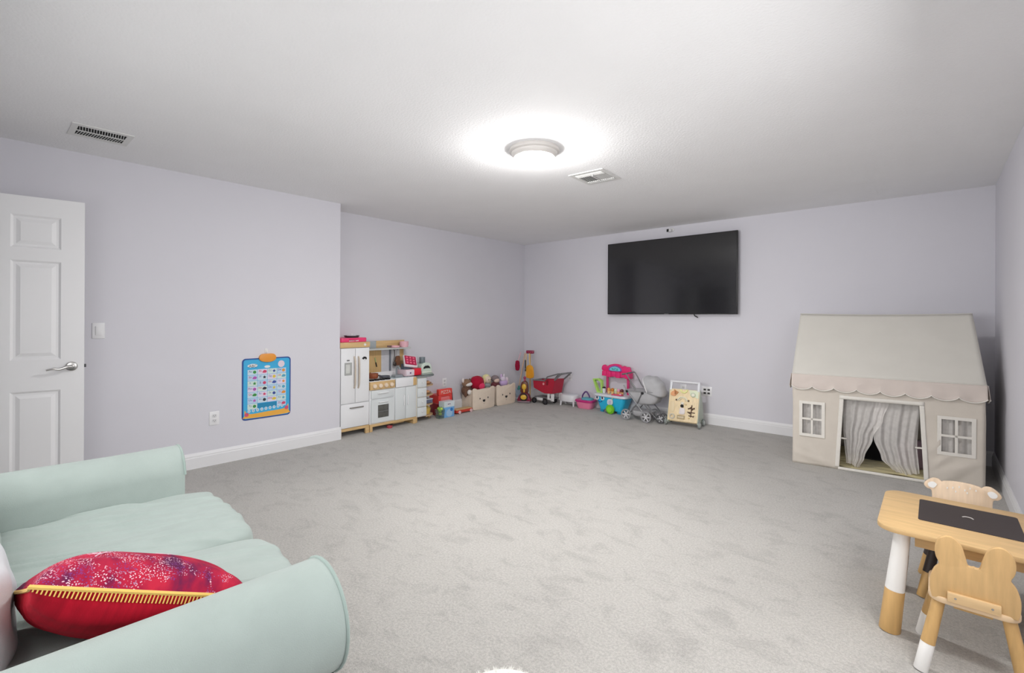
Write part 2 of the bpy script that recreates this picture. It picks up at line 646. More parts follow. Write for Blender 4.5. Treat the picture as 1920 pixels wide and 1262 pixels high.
def outlet(loc, rz, label, width=0.076, gang=1, dark=False):
    t = thing('wall_outlet', label, 'outlet', loc, rz, None)
    B().bx(-width / 2, width / 2, -0.006, 0, -0.058, 0.058, 0.003).build('cover_plate', plate_m, t)
    for g in range(gang):
        cx = (g - (gang - 1) / 2) * 0.046
        for s in (-1, 1):
            f = B()
            f.prism(rrect(cx - 0.017, cx + 0.017, s * 0.021 - 0.0145, s * 0.021 + 0.0145, 0.009), -0.0085, -0.005).build('socket', plastic('socket_face', (222, 222, 224)), t)
            sl = B()
            if dark:
                sl.bx(cx - 0.014, cx + 0.014, -0.0092, -0.0075, s * 0.021 - 0.010, s * 0.021 + 0.010)
            else:
                sl.bx(cx - 0.008, cx - 0.0055, -0.009, -0.007, s * 0.021 - 0.002, s * 0.021 + 0.007)
                sl.bx(cx + 0.0055, cx + 0.008, -0.009, -0.007, s * 0.021 - 0.002, s * 0.021 + 0.006)
                sl.cyl((cx, -0.009, s * 0.021 - 0.008), (cx, -0.007, s * 0.021 - 0.008), 0.0025, n=8)
            sl.build('slots', M('socket_slot', (60, 58, 58), 0.7), t, 0)
    return t


outlet((XL, 1.343, 0.397), R(90), 'white duplex outlet on the left wall between door and blue alphabet chart')
outlet((XE, 4.186, 0.39), R(90), 'white duplex outlet on the recessed wall above the red pizza toy')
outlet((-4.037, YB, 0.395), 0, 'white duplex outlet on the back wall right of the red shopping cart')
outlet((-2.33, YB, 0.39), 0, 'white outlet on the back wall seen through the handle of the wooden walker')
outlet((-2.043, YB, 0.39), 0, 'wide white double outlet with dark sockets right of the wooden walker', 0.118, 2, True)
sw = thing('light_switch', 'white rocker light switch on the left wall beside the open door', 'switch', (XL, 0.588, 1.158), R(90))
B().bx(-0.036, 0.036, -0.006, 0, -0.058, 0.058, 0.003).build('cover_plate', plate_m, sw)
B().box((0, -0.008, 0), (0.034, 0.008, 0.066), 0.002, (R(4), 0, 0)).build('rocker', plate_m, sw)

# ------------------------------------------------------------------ television and camera
tv = thing('television', 'large black flat television mounted high on the back wall', 'television', (-2.519, YB, 1.803))
W2, H2 = 0.842, 0.482
B().bx(-W2, W2, -0.088, -0.058, -H2, H2, 0.004).build('frame', plastic('tv_bezel', (18, 18, 20), 0.4), tv)
B().bx(-W2 + 0.008, W2 - 0.008, -0.0892, -0.087, -H2 + 0.012, H2 - 0.008).build('screen', M('tv_glass', (30, 30, 33), 0.12, 0.0, spec=0.8), tv, 0)
B().bx(-0.5, 0.5, -0.058, -0.02, -0.35, 0.3, 0.01).build('back_housing', black_p, tv)
B().bx(-0.25, 0.25, -0.02, 0, -0.2, 0.2).build('wall_bracket', dark_p, tv)
B().bx(-0.028, 0.028, -0.0905, -0.088, -H2 + 0.002, -H2 + 0.008).build('logo_strip', grey_p, tv, 0)
t = B().tube(smooth([(0.33, -0.05, -H2 + 0.01), (0.345, -0.052, -H2 - 0.02), (0.37, -0.055, -H2 - 0.03)], 4, False), 0.006)
t.box((0.372, -0.056, -H2 - 0.032), (0.026, 0.012, 0.012), 0.002, (0, R(40), 0))
t.build('dangling_plug', black_p, tv)
sc_ = thing('security_camera', 'tiny white security camera with black lens above the television', 'camera', (-2.485, YB, 2.385))
B().cyl((0, 0, 0.012), (0, -0.01, 0.012), 0.026, n=24, bev=0.003).cyl((0, -0.008, 0.012), (-0.005, -0.04, 0.002), 0.008).build('mount', white_p, sc_)
B().box((-0.014, -0.06, -0.004), (0.042, 0.042, 0.042), 0.008, (0, 0, R(-25))).build('body', white_p, sc_)
B().box((-0.026, -0.079, -0.006), (0.036, 0.006, 0.036), 0.003, (0, 0, R(-25))).build('lens_face', black_p, sc_)

# ------------------------------------------------------------------ alphabet chart
ch = thing('alphabet_chart', 'blue alphabet chart hanging by an orange clip on the left wall', 'chart', (XL, 1.772, 0.337), R(90) )
cw, chh = 0.213, 0.552
sky_m = plastic('chart_sky', (62, 176, 226), 0.4)
navy = plastic('chart_navy', (38, 74, 150), 0.4)
t = B().prism(rrect(-cw, cw, 0, chh, 0.03), -0.004, -0.001)
t.build('border', navy, ch)
B().prism(rrect(-cw + 0.011, cw - 0.011, 0.011, chh - 0.011, 0.022), -0.0062, -0.003).build('sheet', sky_m, ch)
sand = smooth([(-0.178, 0.016), (0.178, 0.016), (0.192, 0.05), (0.19, 0.105), (0.17, 0.075), (0.12, 0.062), (0.0, 0.058), (-0.12, 0.052), (-0.17, 0.06), (-0.19, 0.09), (-0.192, 0.04)], 4)
B().prism(sand, -0.0068, -0.006).build('sand_band', plastic('chart_sand', (240, 178, 74)), ch)
for sx in (-1, 1):
    B().prism(circle(sx * 0.175, 0.05 + (0.02 if sx > 0 else 0), 0.018, 12), -0.0074, -0.0066).build('coral', plastic('chart_coral', (214, 84, 120)), ch)
cell_cols = [plastic('cell_a', (206, 226, 240)), plastic('cell_b', (190, 214, 240)), plastic('cell_c', (214, 232, 228)), plastic('cell_d', (226, 220, 240))]
pic_cols = [(60, 150, 70), (214, 70, 110), (60, 80, 160), (230, 150, 60), (180, 90, 180), (40, 46, 60), (224, 200, 70), (90, 170, 200)]
ink = plastic('chart_ink', (46, 60, 130))
letters = 'ABCDEFGHIJKLMNOPQRSTUVWXYZ'
gx0, gx1, gy0, gy1 = -0.170, 0.170, 0.092, 0.452
cwid, chei = (gx1 - gx0) / 4, (gy1 - gy0) / 7
for i, ltr in enumerate(letters):
    r_, c_ = divmod(i, 4)
    if i >= 24:
        r_, c_ = 6, (0 if i == 24 else 3)
    x0 = gx0 + c_ * cwid
    y1 = gy1 - r_ * chei
    cell = B().bx(x0 + 0.0015, x0 + cwid - 0.0015, -0.0078, -0.006, y1 - chei + 0.0015, y1 - 0.0015).build('letter_cell', cell_cols[(i * 3 + r_) % 4], ch, 0)
    B().text(ltr + ltr.lower(), 0.024, Matrix.Translation((x0 + 0.024, -0.0082, y1 - 0.018)) @ FRONT, 0.0003).build('letter', plastic('ink_%d' % (i % 3), [(60, 60, 130), (200, 60, 100), (50, 90, 160)][i % 3]), cell, 0)
    px_, py_ = x0 + 0.060, y1 - chei * 0.48
    if i % 3 == 0:
        shp = circle(px_, py_, 0.014, 12)
    elif i % 3 == 1:
        shp = smooth([(px_ - 0.018, py_ - 0.008), (px_ + 0.012, py_ - 0.011), (px_ + 0.018, py_ + 0.006), (px_ - 0.004, py_ + 0.013)], 3)
    else:
        shp = [(px_ + 0.016 * math.cos(k * PI / 5 + PI / 2) * (1 if k % 2 == 0 else 0.5), py_ + 0.016 * math.sin(k * PI / 5 + PI / 2) * (1 if k % 2 == 0 else 0.5)) for k in range(10)]
    B().prism(shp, -0.0088, -0.0075).build('picture', plastic('pic_%d' % (i % 8), pic_cols[i % 8]), cell, 0)
B().prism(rrect(-0.084, 0.083, 0.098, 0.140, 0.006), -0.0076, -0.006).build('song_bar', plastic('chart_bar', (36, 140, 186)), ch)
for k in range(9):
    key = B().prism(circle(-0.155 + 0.036 * k, 0.079 + 0.002 * k, 0.013, 12, 0.015), -0.008, -0.006).build('number_key', cell_cols[0], ch)
    B().text(str(k + 1), 0.02, Matrix.Translation((-0.155 + 0.036 * k, -0.0084, 0.079 + 0.002 * k)) @ FRONT, 0.0003).build('numeral', ink, key, 0)
B().prism(smooth([(-0.17, 0.487), (-0.14, 0.502), (-0.10, 0.50), (-0.085, 0.488), (-0.10, 0.474), (-0.15, 0.472)], 4), -0.0074, -0.006).build('title_cloud', white_p, ch)
B().text('ABC', 0.036, Matrix.Translation((-0.125, -0.0078, 0.482)) @ FRONT, 0.0004).build('title', plastic('chart_title', (60, 70, 90)), ch, 0)
B().prism(circle(0.125, 0.488, 0.03, 16, 0.032), -0.0074, -0.006).build('picture_bubble', plastic('bubble', (232, 214, 226)), ch)
B().prism(circle(0.0, 0.47, 0.026, 14, 0.012), -0.0074, -0.006).build('speaker_bubble', white_p, ch)
clip = B().prism(smooth([(-0.075, 0.552), (-0.055, 0.585), (0, 0.59), (0.055, 0.585), (0.075, 0.552), (0.055, 0.522), (0, 0.512), (-0.055, 0.524)], 4), -0.02, -0.001, bev=0.003).build('clip', plastic('chart_clip', (236, 156, 62)), ch)
hook = thing('adhesive_hook', 'small white adhesive hook holding the blue alphabet chart', 'hook', (XL, 1.763, 0.952), R(90))
B().prism(rrect(-0.013, 0.013, -0.02, 0.024, 0.011), -0.004, 0).build('pad', white_p, hook)
B().tube([(0, -0.004, 0.004), (0, -0.008, -0.012), (0, -0.016, -0.02), (0, -0.02, -0.012)], 0.003).build('peg', white_p, hook)

# ------------------------------------------------------------------ sofa
sofa_c = (167, 179, 174)
sofa_m = fabric('sofa_fabric', sofa_c, 0.9, 0.2, 500.0, 0.035)
pipe_m = fabric('sofa_piping', (158, 174, 168), 0.9, 0.1)
sofa = thing('sofa', 'pale sage-green two-seat sofa with rolled arms, seen from its near arm', 'sofa', (-1.80, 0.0, 0), R(-2))
SF = 0.565                                   # front face of the arms, local y
SBk = -0.30
AX, AZ, AR = 0.71, 0.575, 0.122              # arm roll axis and radius
B().bx(-0.60, 0.60, SBk + 0.02, SF - 0.03, 0.06, 0.34, 0.02).build('base', sofa_m, sofa)
for s in (-1, 1):
    # outline in local x/z: straight panel flowing into a full roll
    ax = s * AX
    out = []
    for k in range(25):
        a = R(205 - 300 * k / 24 - 35) if s > 0 else R(-25 + 300 * k / 24 + 35)
        out.append((ax + AR * math.cos(a), AZ + AR * math.sin(a)))
    inner_x = ax - s * 0.115
    outer_x = ax + s * 0.065
    pts = [(inner_x, 0.05)] + out + [(outer_x, AZ - 0.125), (outer_x, 0.05)]
    t = bmesh.new()
    ny = 14
    rings = []
    for j in range(ny + 1):
        y = SBk + (SF - SBk) * j / ny
        ring_ = []
        for (u, v) in pts:
            f = 0.004 * mnoise.noise(Vector((u * 6, y * 3, v * 6)))
            ring_.append(t.verts.new((u + f, y, v + f)))
        rings.append(ring_)
    n = len(pts)
    for j in range(ny):
        for i in range(n):
            t.faces.new((rings[j][i], rings[j + 1][i], rings[j + 1][(i + 1) % n], rings[j][(i + 1) % n]))
    t.faces.new(rings[0])
    t.faces.new(rings[-1][::-1])
    bmesh.ops.recalc_face_normals(t, faces=t.faces)
    bb = B()
    bb._add(t)
    arm = bb.build('arm', sofa_m, sofa, 50)
    B().tube([(u, SF + 0.001, v) for u, v in pts[1:-1]], 0.0045, 8).build('piping', pipe_m, arm)
# backrest
bk = B()
bk.puff((0, -0.215, 0.42), (1.30, 0.17, 0.76), 8, 14)
bk.build('backrest', sofa_m, sofa, 60)


def seat_wrinkle(seed, sx):
    def f(q):
        x, y, z = q
        d = 0.0
        if z > 0.2:
            # long pulled folds running from the back towards the front corner
            for k in range(7):
                ph = seed * 1.7 + k * 0.9
                line = x * 1.15 - y * (0.55 + 0.1 * math.sin(ph)) + (-1.1 + 0.34 * k + 0.1 * math.sin(ph * 3))
                d += 0.024 * math.exp(-(line / 0.036) ** 2) * (0.5 + 0.5 * mnoise.noise(Vector((x * 1.5 + ph, y * 2, 0)))) * (1 - 0.55 * max(0, y))
            d += 0.010 * mnoise.noise(Vector((x * 1.6 + seed, y * 1.6, seed)))
            d += 0.006 * mnoise.noise(Vector((x * 6 + seed, y * 3, seed)))
            d -= 0.010 * (x * x) ** 2
        return (0, 0.010 * mnoise.noise(Vector((x * 3, z * 2, seed + 5))), d)
    return f


B().puff((-0.302, 0.25, 0.425), (0.616, 0.82, 0.215), 9, 90, seat_wrinkle(1.0, 1)).build('seat_cushion', sofa_m, sofa, 80)
B().puff((0.302, 0.25, 0.425), (0.616, 0.82, 0.215), 9, 90, seat_wrinkle(2.4, 1)).build('seat_cushion', sofa_m, sofa, 80)
B().tube(smooth([(-0.59, 0.648, 0.40), (-0.45, 0.662, 0.40), (-0.15, 0.664, 0.402), (-0.01, 0.652, 0.40)], 6, False), 0.005).build('zip_seam', fabric('dark_zip', (66, 70, 68)), sofa)


def backw(seed):
    def f(q):
        return (0, 0.012 * mnoise.noise(Vector((q.x * 2 + seed, q.z * 2, seed))), 0.012 * mnoise.noise(Vector((q.x * 2, q.y * 2, seed + 3))))
    return f


sofa_lit_m = fabric('sofa_fabric_lit', (212, 217, 220), 0.9, 0.2, 500.0, 0.03)  # paler copy of the sofa fabric: the cushion's lit side is in the colour
B().puff((-0.30, -0.085, 0.655), (0.62, 0.19, 0.38), 4, 20, backw(1), (R(16), 0, 0)).build('back_cushion', sofa_m, sofa, 80)
bc = B().puff((0.235, -0.035, 0.615), (0.48, 0.20, 0.27), 3.2, 20, backw(5), (R(6), 0, 0)).build('back_cushion', sofa_lit_m, sofa, 80)
bc['label'] = 'back cushion with its lit side painted in as paler blue-grey'
for sx in (-1, 1):
    for sy in (0.48, -0.24):
        B().cyl((sx * 0.62, sy, 0.06), (sx * 0.62, sy, 0.0), 0.025, 0.02, 14).build('leg', wood('sofa_leg', (120, 90, 60), axis=2), sofa)

# ------------------------------------------------------------------ red pillow


def print_material():
    m = bpy.data.materials.new('red_print_fabric')
    m.use_nodes = True
    nt = m.node_tree
    N, L = nt.nodes, nt.links
    b = N['Principled BSDF']
    b.inputs['Roughness'].default_value = 0.85
    b.inputs['Specular IOR Level'].default_value = 0.2
    tc = N.new('ShaderNodeTexCoord')

    def noise(scale, det, st=None):
        n = N.new('ShaderNodeTexNoise')
        n.inputs['Scale'].default_value = scale
        n.inputs['Detail'].default_value = det
        mp = N.new('ShaderNodeMapping')
        if st:
            mp.inputs['Scale'].default_value = st
        L.new(tc.outputs['Object'], mp.inputs[0])
        L.new(mp.outputs[0], n.inputs['Vector'])
        return n
    r = N.new('ShaderNodeValToRGB')
    e = r.color_ramp.elements
    e[0].position, e[0].color = 0.36, rgb((92, 30, 72))
    e[1].position, e[1].color = 0.70, rgb((196, 40, 66))
    k = e.new(0.48)
    k.color = rgb((158, 26, 62))
    L.new(noise(14.0, 9, (0.6, 1.6, 1.0)).outputs['Fac'], r.inputs[0])
    # speckled blossom, densest in clumps
    vo = N.new('ShaderNodeTexVoronoi')
    vo.inputs['Scale'].default_value = 260.0
    L.new(tc.outputs['Object'], vo.inputs['Vector'])
    dots = N.new('ShaderNodeMath')
    dots.operation = 'LESS_THAN'
    dots.inputs[1].default_value = 0.34
    L.new(vo.outputs['Distance'], dots.inputs[0])
    cl = N.new('ShaderNodeMath')
    cl.operation = 'GREATER_THAN'
    cl.inputs[1].default_value = 0.50
    L.new(noise(13.0, 3).outputs['Fac'], cl.inputs[0])
    mm = N.new('ShaderNodeMath')
    mm.operation = 'MULTIPLY'
    L.new(dots.outputs[0], mm.inputs[0])
    L.new(cl.outputs[0], mm.inputs[1])
    mx = N.new('ShaderNodeMix')
    mx.data_type = 'RGBA'
    L.new(mm.outputs[0], mx.inputs[0])
    L.new(r.outputs[0], mx.inputs[6])
    rc = N.new('ShaderNodeValToRGB')
    rc.color_ramp.elements[0].color = rgb((238, 200, 214))
    rc.color_ramp.elements[1].color = rgb((120, 60, 130))
    rc.color_ramp.elements[0].position = 0.4
    rc.color_ramp.elements[1].position = 0.6
    L.new(noise(40.0, 1).outputs['Fac'], rc.inputs[0])
    L.new(rc.outputs[0], mx.inputs[7])
    L.new(mx.outputs[2], b.inputs['Base Color'])
    return m


pil = thing('throw_pillow', 'red throw pillow with printed front and yellow blanket-stitched edge on the sofa', 'pillow', (-1.405, 0.245, 0.612), 0)
pil.rotation_euler = (R(-25), R(-22), R(2))
PS, PT = 0.205, 0.085


def pil_edge(u, v):
    # pinched corners: sides bow inwards
    k = 1 - 0.10 * (1 - abs(u) ** 2) if False else 1.0
    x = u * PS * (1 - 0.07 * (1 - v * v) * 0 - 0.06 * (1 - abs(v) ** 2) * abs(u) ** 4)
    y = v * PS * (1 - 0.06 * (1 - abs(u) ** 2) * abs(v) ** 4)
    return x, y


def pil_h(u, v):
    return ((1 - abs(u) ** 2.6) * (1 - abs(v) ** 2.6)) ** 0.5


def half(s, seed):
    def f(a, b):
        u, v = a * 2 - 1, b * 2 - 1
        x, y = pil_edge(u, v)
        h = pil_h(u, v)
        rid = 0.006 * mnoise.noise(Vector((u * 7 + seed, v * 2.2, seed))) * (1 - h * 0.4) * min(1, h * 4)
        return (x, y, s * (PT * h) + rid)
    return f


B().surf(half(1, 1.3), 44, 44).build('printed_front', print_material(), pil, 0).data.polygons.foreach_set('use_smooth', [True] * 1936)
red_lin = M('red_linen', (190, 22, 46), 0.85, 0.16, 3.0, 0.25, 60.0, stretch=(3.0, 30.0, 3.0), spec=0.2)
B().surf(half(-1, 4.1), 44, 44).build('plain_back', red_lin, pil, 0).data.polygons.foreach_set('use_smooth', [True] * 1936)
edge = []
for k in range(80):
    a = k / 80 * 4
    s, f = int(a), (a % 1) * 2 - 1
    u, v = [(f, -1), (1, f), (-f, 1), (-1, -f)][s]
    edge.append(pil_edge(u, v) + (0.0,))
yarn = fabric('yellow_yarn', (240, 200, 110), 0.9, 0.2, 300.0)
B().tube(edge, 0.0045, 6, closed=True).build('edge_cord', yarn, pil)
t = B()
for k in range(240):
    a = k / 240 * 4
    s, f = int(a), (a % 1) * 2 - 1
    if s == 0:
        continue
    u, v = [(f, -1), (1, f), (-f, 1), (-1, -f)][s]
    x0, y0 = pil_edge(u, v)
    uu, vv = u * (0.982 if s in (1, 3) else 1), v * (0.982 if s in (0, 2) else 1)
    x1, y1 = pil_edge(uu, vv)
    h = pil_h(uu, vv) * PT
    t.tube([(x0, y0, -0.002), ((x0 * .55 + x1 * .45), (y0 * .55 + y1 * .45), -h * 0.72 - 0.003), (x1 * 0.75 + x0 * .25, y1 * .75 + y0 * .25, -h * 0.93 - 0.002)], 0.0017, 4)
ob = t.build('edge_stitch', yarn, pil)
ob['kind'] = 'stuff'
# stitched blossom trees on the printed side
br = B()
for (tx, ty, sc0) in ((-0.02, -0.10, 1.0), (0.05, 0.02, 1.0), (-0.12, 0.0, 0.8), (0.10, -0.12, 0.8), (0.0, 0.12, 0.9)):
    def onp(x, y):
        return (x, y, PT * pil_h(x / PS, y / PS) + 0.0022)
    br.tube([onp(tx + 0.04 * sc0, ty), onp(tx + 0.015 * sc0, ty + 0.01 * sc0), onp(tx - 0.01 * sc0, ty + 0.02)], 0.0012, 4)
    for k in range(5):
        a = R(120 + 30 * k)
        br.tube([onp(tx + 0.005 * sc0, ty + 0.012), onp(tx + 0.03 * sc0 * math.cos(a), ty + 0.012 + 0.03 * sc0 * math.sin(a))], 0.0008, 4)
ob = br.build('stitched_branches', fabric('pale_thread', (226, 190, 205)), pil)
ob['kind'] = 'stuff'

# ------------------------------------------------------------------ fluffy rug at the bottom of the frame
rug = thing('sheepskin_rug', 'small white fluffy rug on the carpet in front of the camera', 'rug', (-0.93, 1.02, 0), R(43))
fur_m = M('white_fur', (246, 245, 240), 0.9, 0.02, 30, spec=0.1)
outline = smooth([(0.0, 0.30), (0.11, 0.26), (0.17, 0.15), (0.19, 0.0), (0.16, -0.18), (0.08, -0.28), (-0.08, -0.28), (-0.16, -0.18), (-0.19, 0.0), (-0.17, 0.15), (-0.11, 0.26)], 4)
B().prism([(x * 0.97, y * 0.97) for x, y in outline], 0.001, 0.036, 'xy', 0.008).build('hide', fur_m, rug)
t = bmesh.new()
rr = random.Random(3)
cnt = 0
while cnt < 20000:
    a = rr.uniform(0, 2 * PI)
    q = rr.random() ** 0.5
    i = int(a / (2 * PI) * len(outline)) % len(outline)
    x, y = outline[i][0] * q, outline[i][1] * q
    lx, ly = outline[i]
    ln = math.hypot(lx, ly) or 1
    out = q ** 2
    L_ = rr.uniform(0.016, 0.026)
    d = Vector((lx / ln * out * 0.9 + rr.uniform(-.55, .55), ly / ln * out * 0.9 + rr.uniform(-.55, .55), 1.1 - out * 0.55)).normalized() * L_
    p = Vector((x * 0.95, y * 0.95, 0.024))
    sd = Vector((-d.y, d.x, 0.001)).normalized() * 0.0024
    up2 = d.cross(sd).normalized() * 0.0024
    v0, v1, v2, v3 = t.verts.new(p + sd), t.verts.new(p - sd * 0.5 + up2), t.verts.new(p - sd * 0.5 - up2), t.verts.new(p + d)
    t.faces.new((v0, v1, v3))
    t.faces.new((v1, v2, v3))
    t.faces.new((v2, v0, v3))
    cnt += 1
bb = B()
bb._add(t)
ob = bb.build('fur', fur_m, rug, 0)
ob['kind'] = 'stuff'

# ------------------------------------------------------------------ children's table and chairs
tb = thing('kids_table', "low wooden children's table with black board inset and white-topped legs", 'table', (0.107, 2.695, 0))
TZ = 0.44
B().prism(rrect(-0.279, 0.279, -0.275, 0.278, 0.07, 7), TZ - 0.02, TZ, 'xy', 0.004).build('table_top', birch, tb)
board = B().prism(rrect(-0.152, 0.158, -0.10, 0.198, 0.012), TZ - 0.004, TZ + 0.0015, 'xy').build('board_lid', M('chalk_board', (52, 43, 42), 0.55, 0.06, 6.0), tb)
board['label'] = 'black chalkboard lid'
t = B().tube(smooth([(-0.014, 0.052, TZ + 0.002), (-0.004, 0.057, TZ + 0.004), (0.012, 0.055, TZ + 0.004), (0.020, 0.047, TZ + 0.002)], 4, False), 0.0022, 6)
t.build('finger_notch', M('notch_rim', (190, 185, 180), 0.4), board)
B().ring([(-0.16, -0.19), (0.17, -0.19), (0.17, 0.21), (-0.16, 0.21)], [(-0.145, -0.175), (0.155, -0.175), (0.155, 0.195), (-0.145, 0.195)], 0.358, TZ - 0.018, 'xy').build('storage_box', birch, tb)
B().bx(-0.15, 0.16, -0.18, 0.2, 0.358, 0.364).build('box_floor', birch, tb)
leg_white = M('white_leg_paint', (238, 236, 233), 0.45, 0.015, 12)
for sx in (-1, 1):
    for sy in (-1, 1):
        a = Vector((sx * 0.237, sy * 0.212, 0.0))
        b_ = Vector((sx * 0.197, sy * 0.195, TZ - 0.015))
        m_ = a.lerp(b_, 0.4)
        lg = B().cyl(m_, b_, 0.0325, 0.0255, 28).build('leg', leg_white, tb)
        B().cyl(a, m_ + (b_ - a) * 0.001, 0.036, 0.033, 28, 0.003).build('leg_tip', oak_v, lg)


def chair(name, label, loc, rz, outline, ears, up_m, tip_m, split):
    c = thing(name, label, 'chair', loc, rz, "children's animal-back chairs")
    sd = [(-0.113, -0.005), (0.113, -0.005), (0.122, 0.08), (0.112, 0.21), (0.07, 0.238), (-0.07, 0.238), (-0.112, 0.21), (-0.122, 0.08)]
    B().prism(sd if False else rrect(-0.118, 0.118, -0.012, 0.235, 0.045, 6), 0.258, 0.28, 'xy', 0.005).build('seat', wood('chair_seat_wood', (226, 196, 158), axis=0), c)
    half_ = outline
    pts = half_ + [(-x, z) for x, z in half_[::-1]]
    bk_ = B().prism(pts, -0.008, 0.008, 'xz', 0.003, mtx=Matrix.Translation((0, 0.002, 0.27)) @ Matrix.Rotation(R(4), 4, 'X') @ Matrix.Translation((0, 0, -0.27)))
    bk_o = bk_.build('backrest', wood('chair_back_wood' if ears is None else 'bear_back_wood', (211, 173, 119) if ears is None else (226, 202, 174), axis=2), c)
    for y_ in (-0.014, 0.016):
        br_ = B().box((0, y_, 0.292), (0.134, 0.012, 0.034), 0.002)
        bo = br_.build('bracket', wood('chair_bracket', (224, 190, 142), axis=0), c)
        sb = B()
        for sx in (-1, 1):
            sb.cyl((sx * 0.046, y_ - 0.0075 * (1 if y_ < 0 else -1), 0.292), (sx * 0.046, y_, 0.292), 0.0035, n=10)
        sb.build('screws', chrome, bo)
    B().box((0, 0.03, 0.25), (0.10, 0.02, 0.022), 0.002).box((0, 0.19, 0.25), (0.12, 0.02, 0.022), 0.002).build('underframe', oak_v, c)
    for sx in (-1, 1):
        for y0, y1 in ((-0.02, 0.025), (0.25, 0.195)):
            a = Vector((sx * 0.137, y0, 0.0))
            b_ = Vector((sx * 0.088, y1, 0.26))
            m_ = a.lerp(b_, split)
            lg = B().cyl(m_, b_, 0.021, 0.0185, 24).build('leg', up_m, c)
            B().cyl(a, m_, 0.0215, 0.021, 24, 0.002).build('leg_tip', tip_m, lg)
    return c, bk_o


bunny = smooth([(0.0, 0.415), (0.014, 0.416), (0.020, 0.44), (0.032, 0.482), (0.050, 0.502), (0.071, 0.505), (0.092, 0.488), (0.101, 0.455), (0.098, 0.424), (0.0895, 0.400), (0.103, 0.377), (0.113, 0.34), (0.113, 0.30), (0.108, 0.272)], 3, False)
chair('kids_chair', 'small wooden chair with rabbit-ear back in front of the low table', (0.107, 2.297, 0), 0, bunny, None, oak_v, leg_white, 0.38)
bearo = smooth([(0.0, 0.489), (0.03, 0.488), (0.062, 0.482), (0.070, 0.478), (0.080, 0.487), (0.100, 0.489), (0.122, 0.474), (0.136, 0.452), (0.124, 0.434), (0.108, 0.428), (0.106, 0.38), (0.112, 0.33), (0.108, 0.272)], 3, False)
bc_, bko = chair('kids_chair', 'small wooden chair with bear-ear back behind the low table', (0.103, 3.13, 0), R(180), bearo, True, M('dark_leg_paint', (58, 48, 46), 0.5, 0.02), oak_v, 0.42)
ear_w = M('ear_white', (240, 240, 238), 0.5, 0.01)
tilt_b = Matrix.Translation((0, 0.002, 0.27)) @ Matrix.Rotation(R(4), 4, 'X') @ Matrix.Translation((0, 0, -0.27))
for sx in (-1, 1):
    B().prism(smooth([(sx * 0.088, 0.462), (sx * 0.104, 0.471), (sx * 0.121, 0.459), (sx * 0.117, 0.444), (sx * 0.103, 0.44), (sx * 0.094, 0.447)], 3), 0.0082, 0.0095, 'xz', mtx=tilt_b).build('inner_ear', ear_w, bko)
sp = B()
for x, z in ((-0.05, 0.462), (-0.03, 0.468), (-0.012, 0.455), (0.008, 0.466), (0.03, 0.458), (-0.02, 0.444), (0.02, 0.442), (0.05, 0.452)):
    sp.prism(circle(x, z, 0.0022, 8, 0.005), 0.0082, 0.0092, 'xz', mtx=tilt_b)
sp.build('forehead_spots', ear_w, bko)

# ------------------------------------------------------------------ playhouse tent
tent = thing('play_tent', 'beige canvas play house tent with pitched roof in the right corner', 'tent', (-0.322, 4.868, 0), R(5))
cv = M('tent_canvas', (214, 206, 195), 0.95, 0.03, 9.0, 0.2, 500.0, spec=0.1)
cv2 = M('tent_roof_canvas', (216, 213, 205), 0.95, 0.02, 6.0, 0.2, 500.0, spec=0.1)
val_m = M('tent_valance', (214, 203, 195), 0.95, 0.03, 9.0, 0.2, 500.0, spec=0.1)
web = M('tent_webbing', (232, 228, 220), 0.9, 0.02, 60.0, 0.2, 300.0)
HW, TD, WH, RZ = 0.612, 0.88, 0.785, 1.318


def solid(o, th):
    md = o.modifiers.new('thickness', 'SOLIDIFY')
    md.thickness = th
    md.offset = 0
    return o


def lines(marks, step):
    out = []
    for a, b in zip(marks, marks[1:]):
        n = max(1, round((b - a) / step))
        out += [a + (b - a) * k / n for k in range(n)]
    return out + [marks[-1]]


WINS = [(-0.545, -0.392, 0.265, 0.535), (0.365, 0.545, 0.258, 0.518)]
DX, DZ0, DZ1 = 0.245, 0.022, 0.60


def front_pt(x, z):
    y = 0.0
    k = (DZ1 - z) / DZ1
    f = 0.0
    if abs(x) <= DX + 1e-6:
        f = x / DX
    elif abs(x) < 0.36:
        f = math.copysign((0.36 - abs(x)) / (0.36 - DX), x)
    xx = x + f * 0.030 * max(0, min(1.1, k))
    e = 1.0 - min(1, abs(x) / HW) ** 6
    lowf = max(0, 1 - z / 0.7)
    y += 0.010 * mnoise.noise(Vector((x * 4, z * 3, 1.0))) * e
    # pulled folds towards the door's lower corners
    for (x0, z0, x1, z1, a, wd) in ((-0.60, 0.10, -0.30, 0.02, 0.014, 0.022), (-0.60, 0.22, -0.36, 0.03, 0.010, 0.03), (0.30, 0.24, 0.42, 0.42, 0.012, 0.02),
                                  (0.30, 0.06, 0.60, 0.22, 0.018, 0.03), (0.30, 0.12, 0.44, 0.26, 0.014, 0.02), (0.34, 0.02, 0.52, 0.14, 0.014, 0.022), (-0.36, 0.45, -0.30, 0.2, 0.006, 0.02)):
        dx, dz = x1 - x0, z1 - z0
        L2 = dx * dx + dz * dz
        s = max(0, min(1, ((x - x0) * dx + (z - z0) * dz) / L2))
        d = math.hypot(x - x0 - s * dx, z - z0 - s * dz)
        y -= a * math.exp(-(d / wd) ** 2) * math.sin(PI * max(0.08, min(0.92, s)))
    return (xx, y, z)


marks_x = [-HW] + sorted({WINS[0][0], WINS[0][1], -DX, DX, WINS[1][0], WINS[1][1], -0.36, 0.36}) + [HW]
marks_z = sorted({0.0, DZ0, WINS[0][2], WINS[0][3], WINS[1][2], WINS[1][3], DZ1, WH})
xs, zs = lines(marks_x, 0.02), lines(marks_z, 0.02)
t = bmesh.new()
V = {}


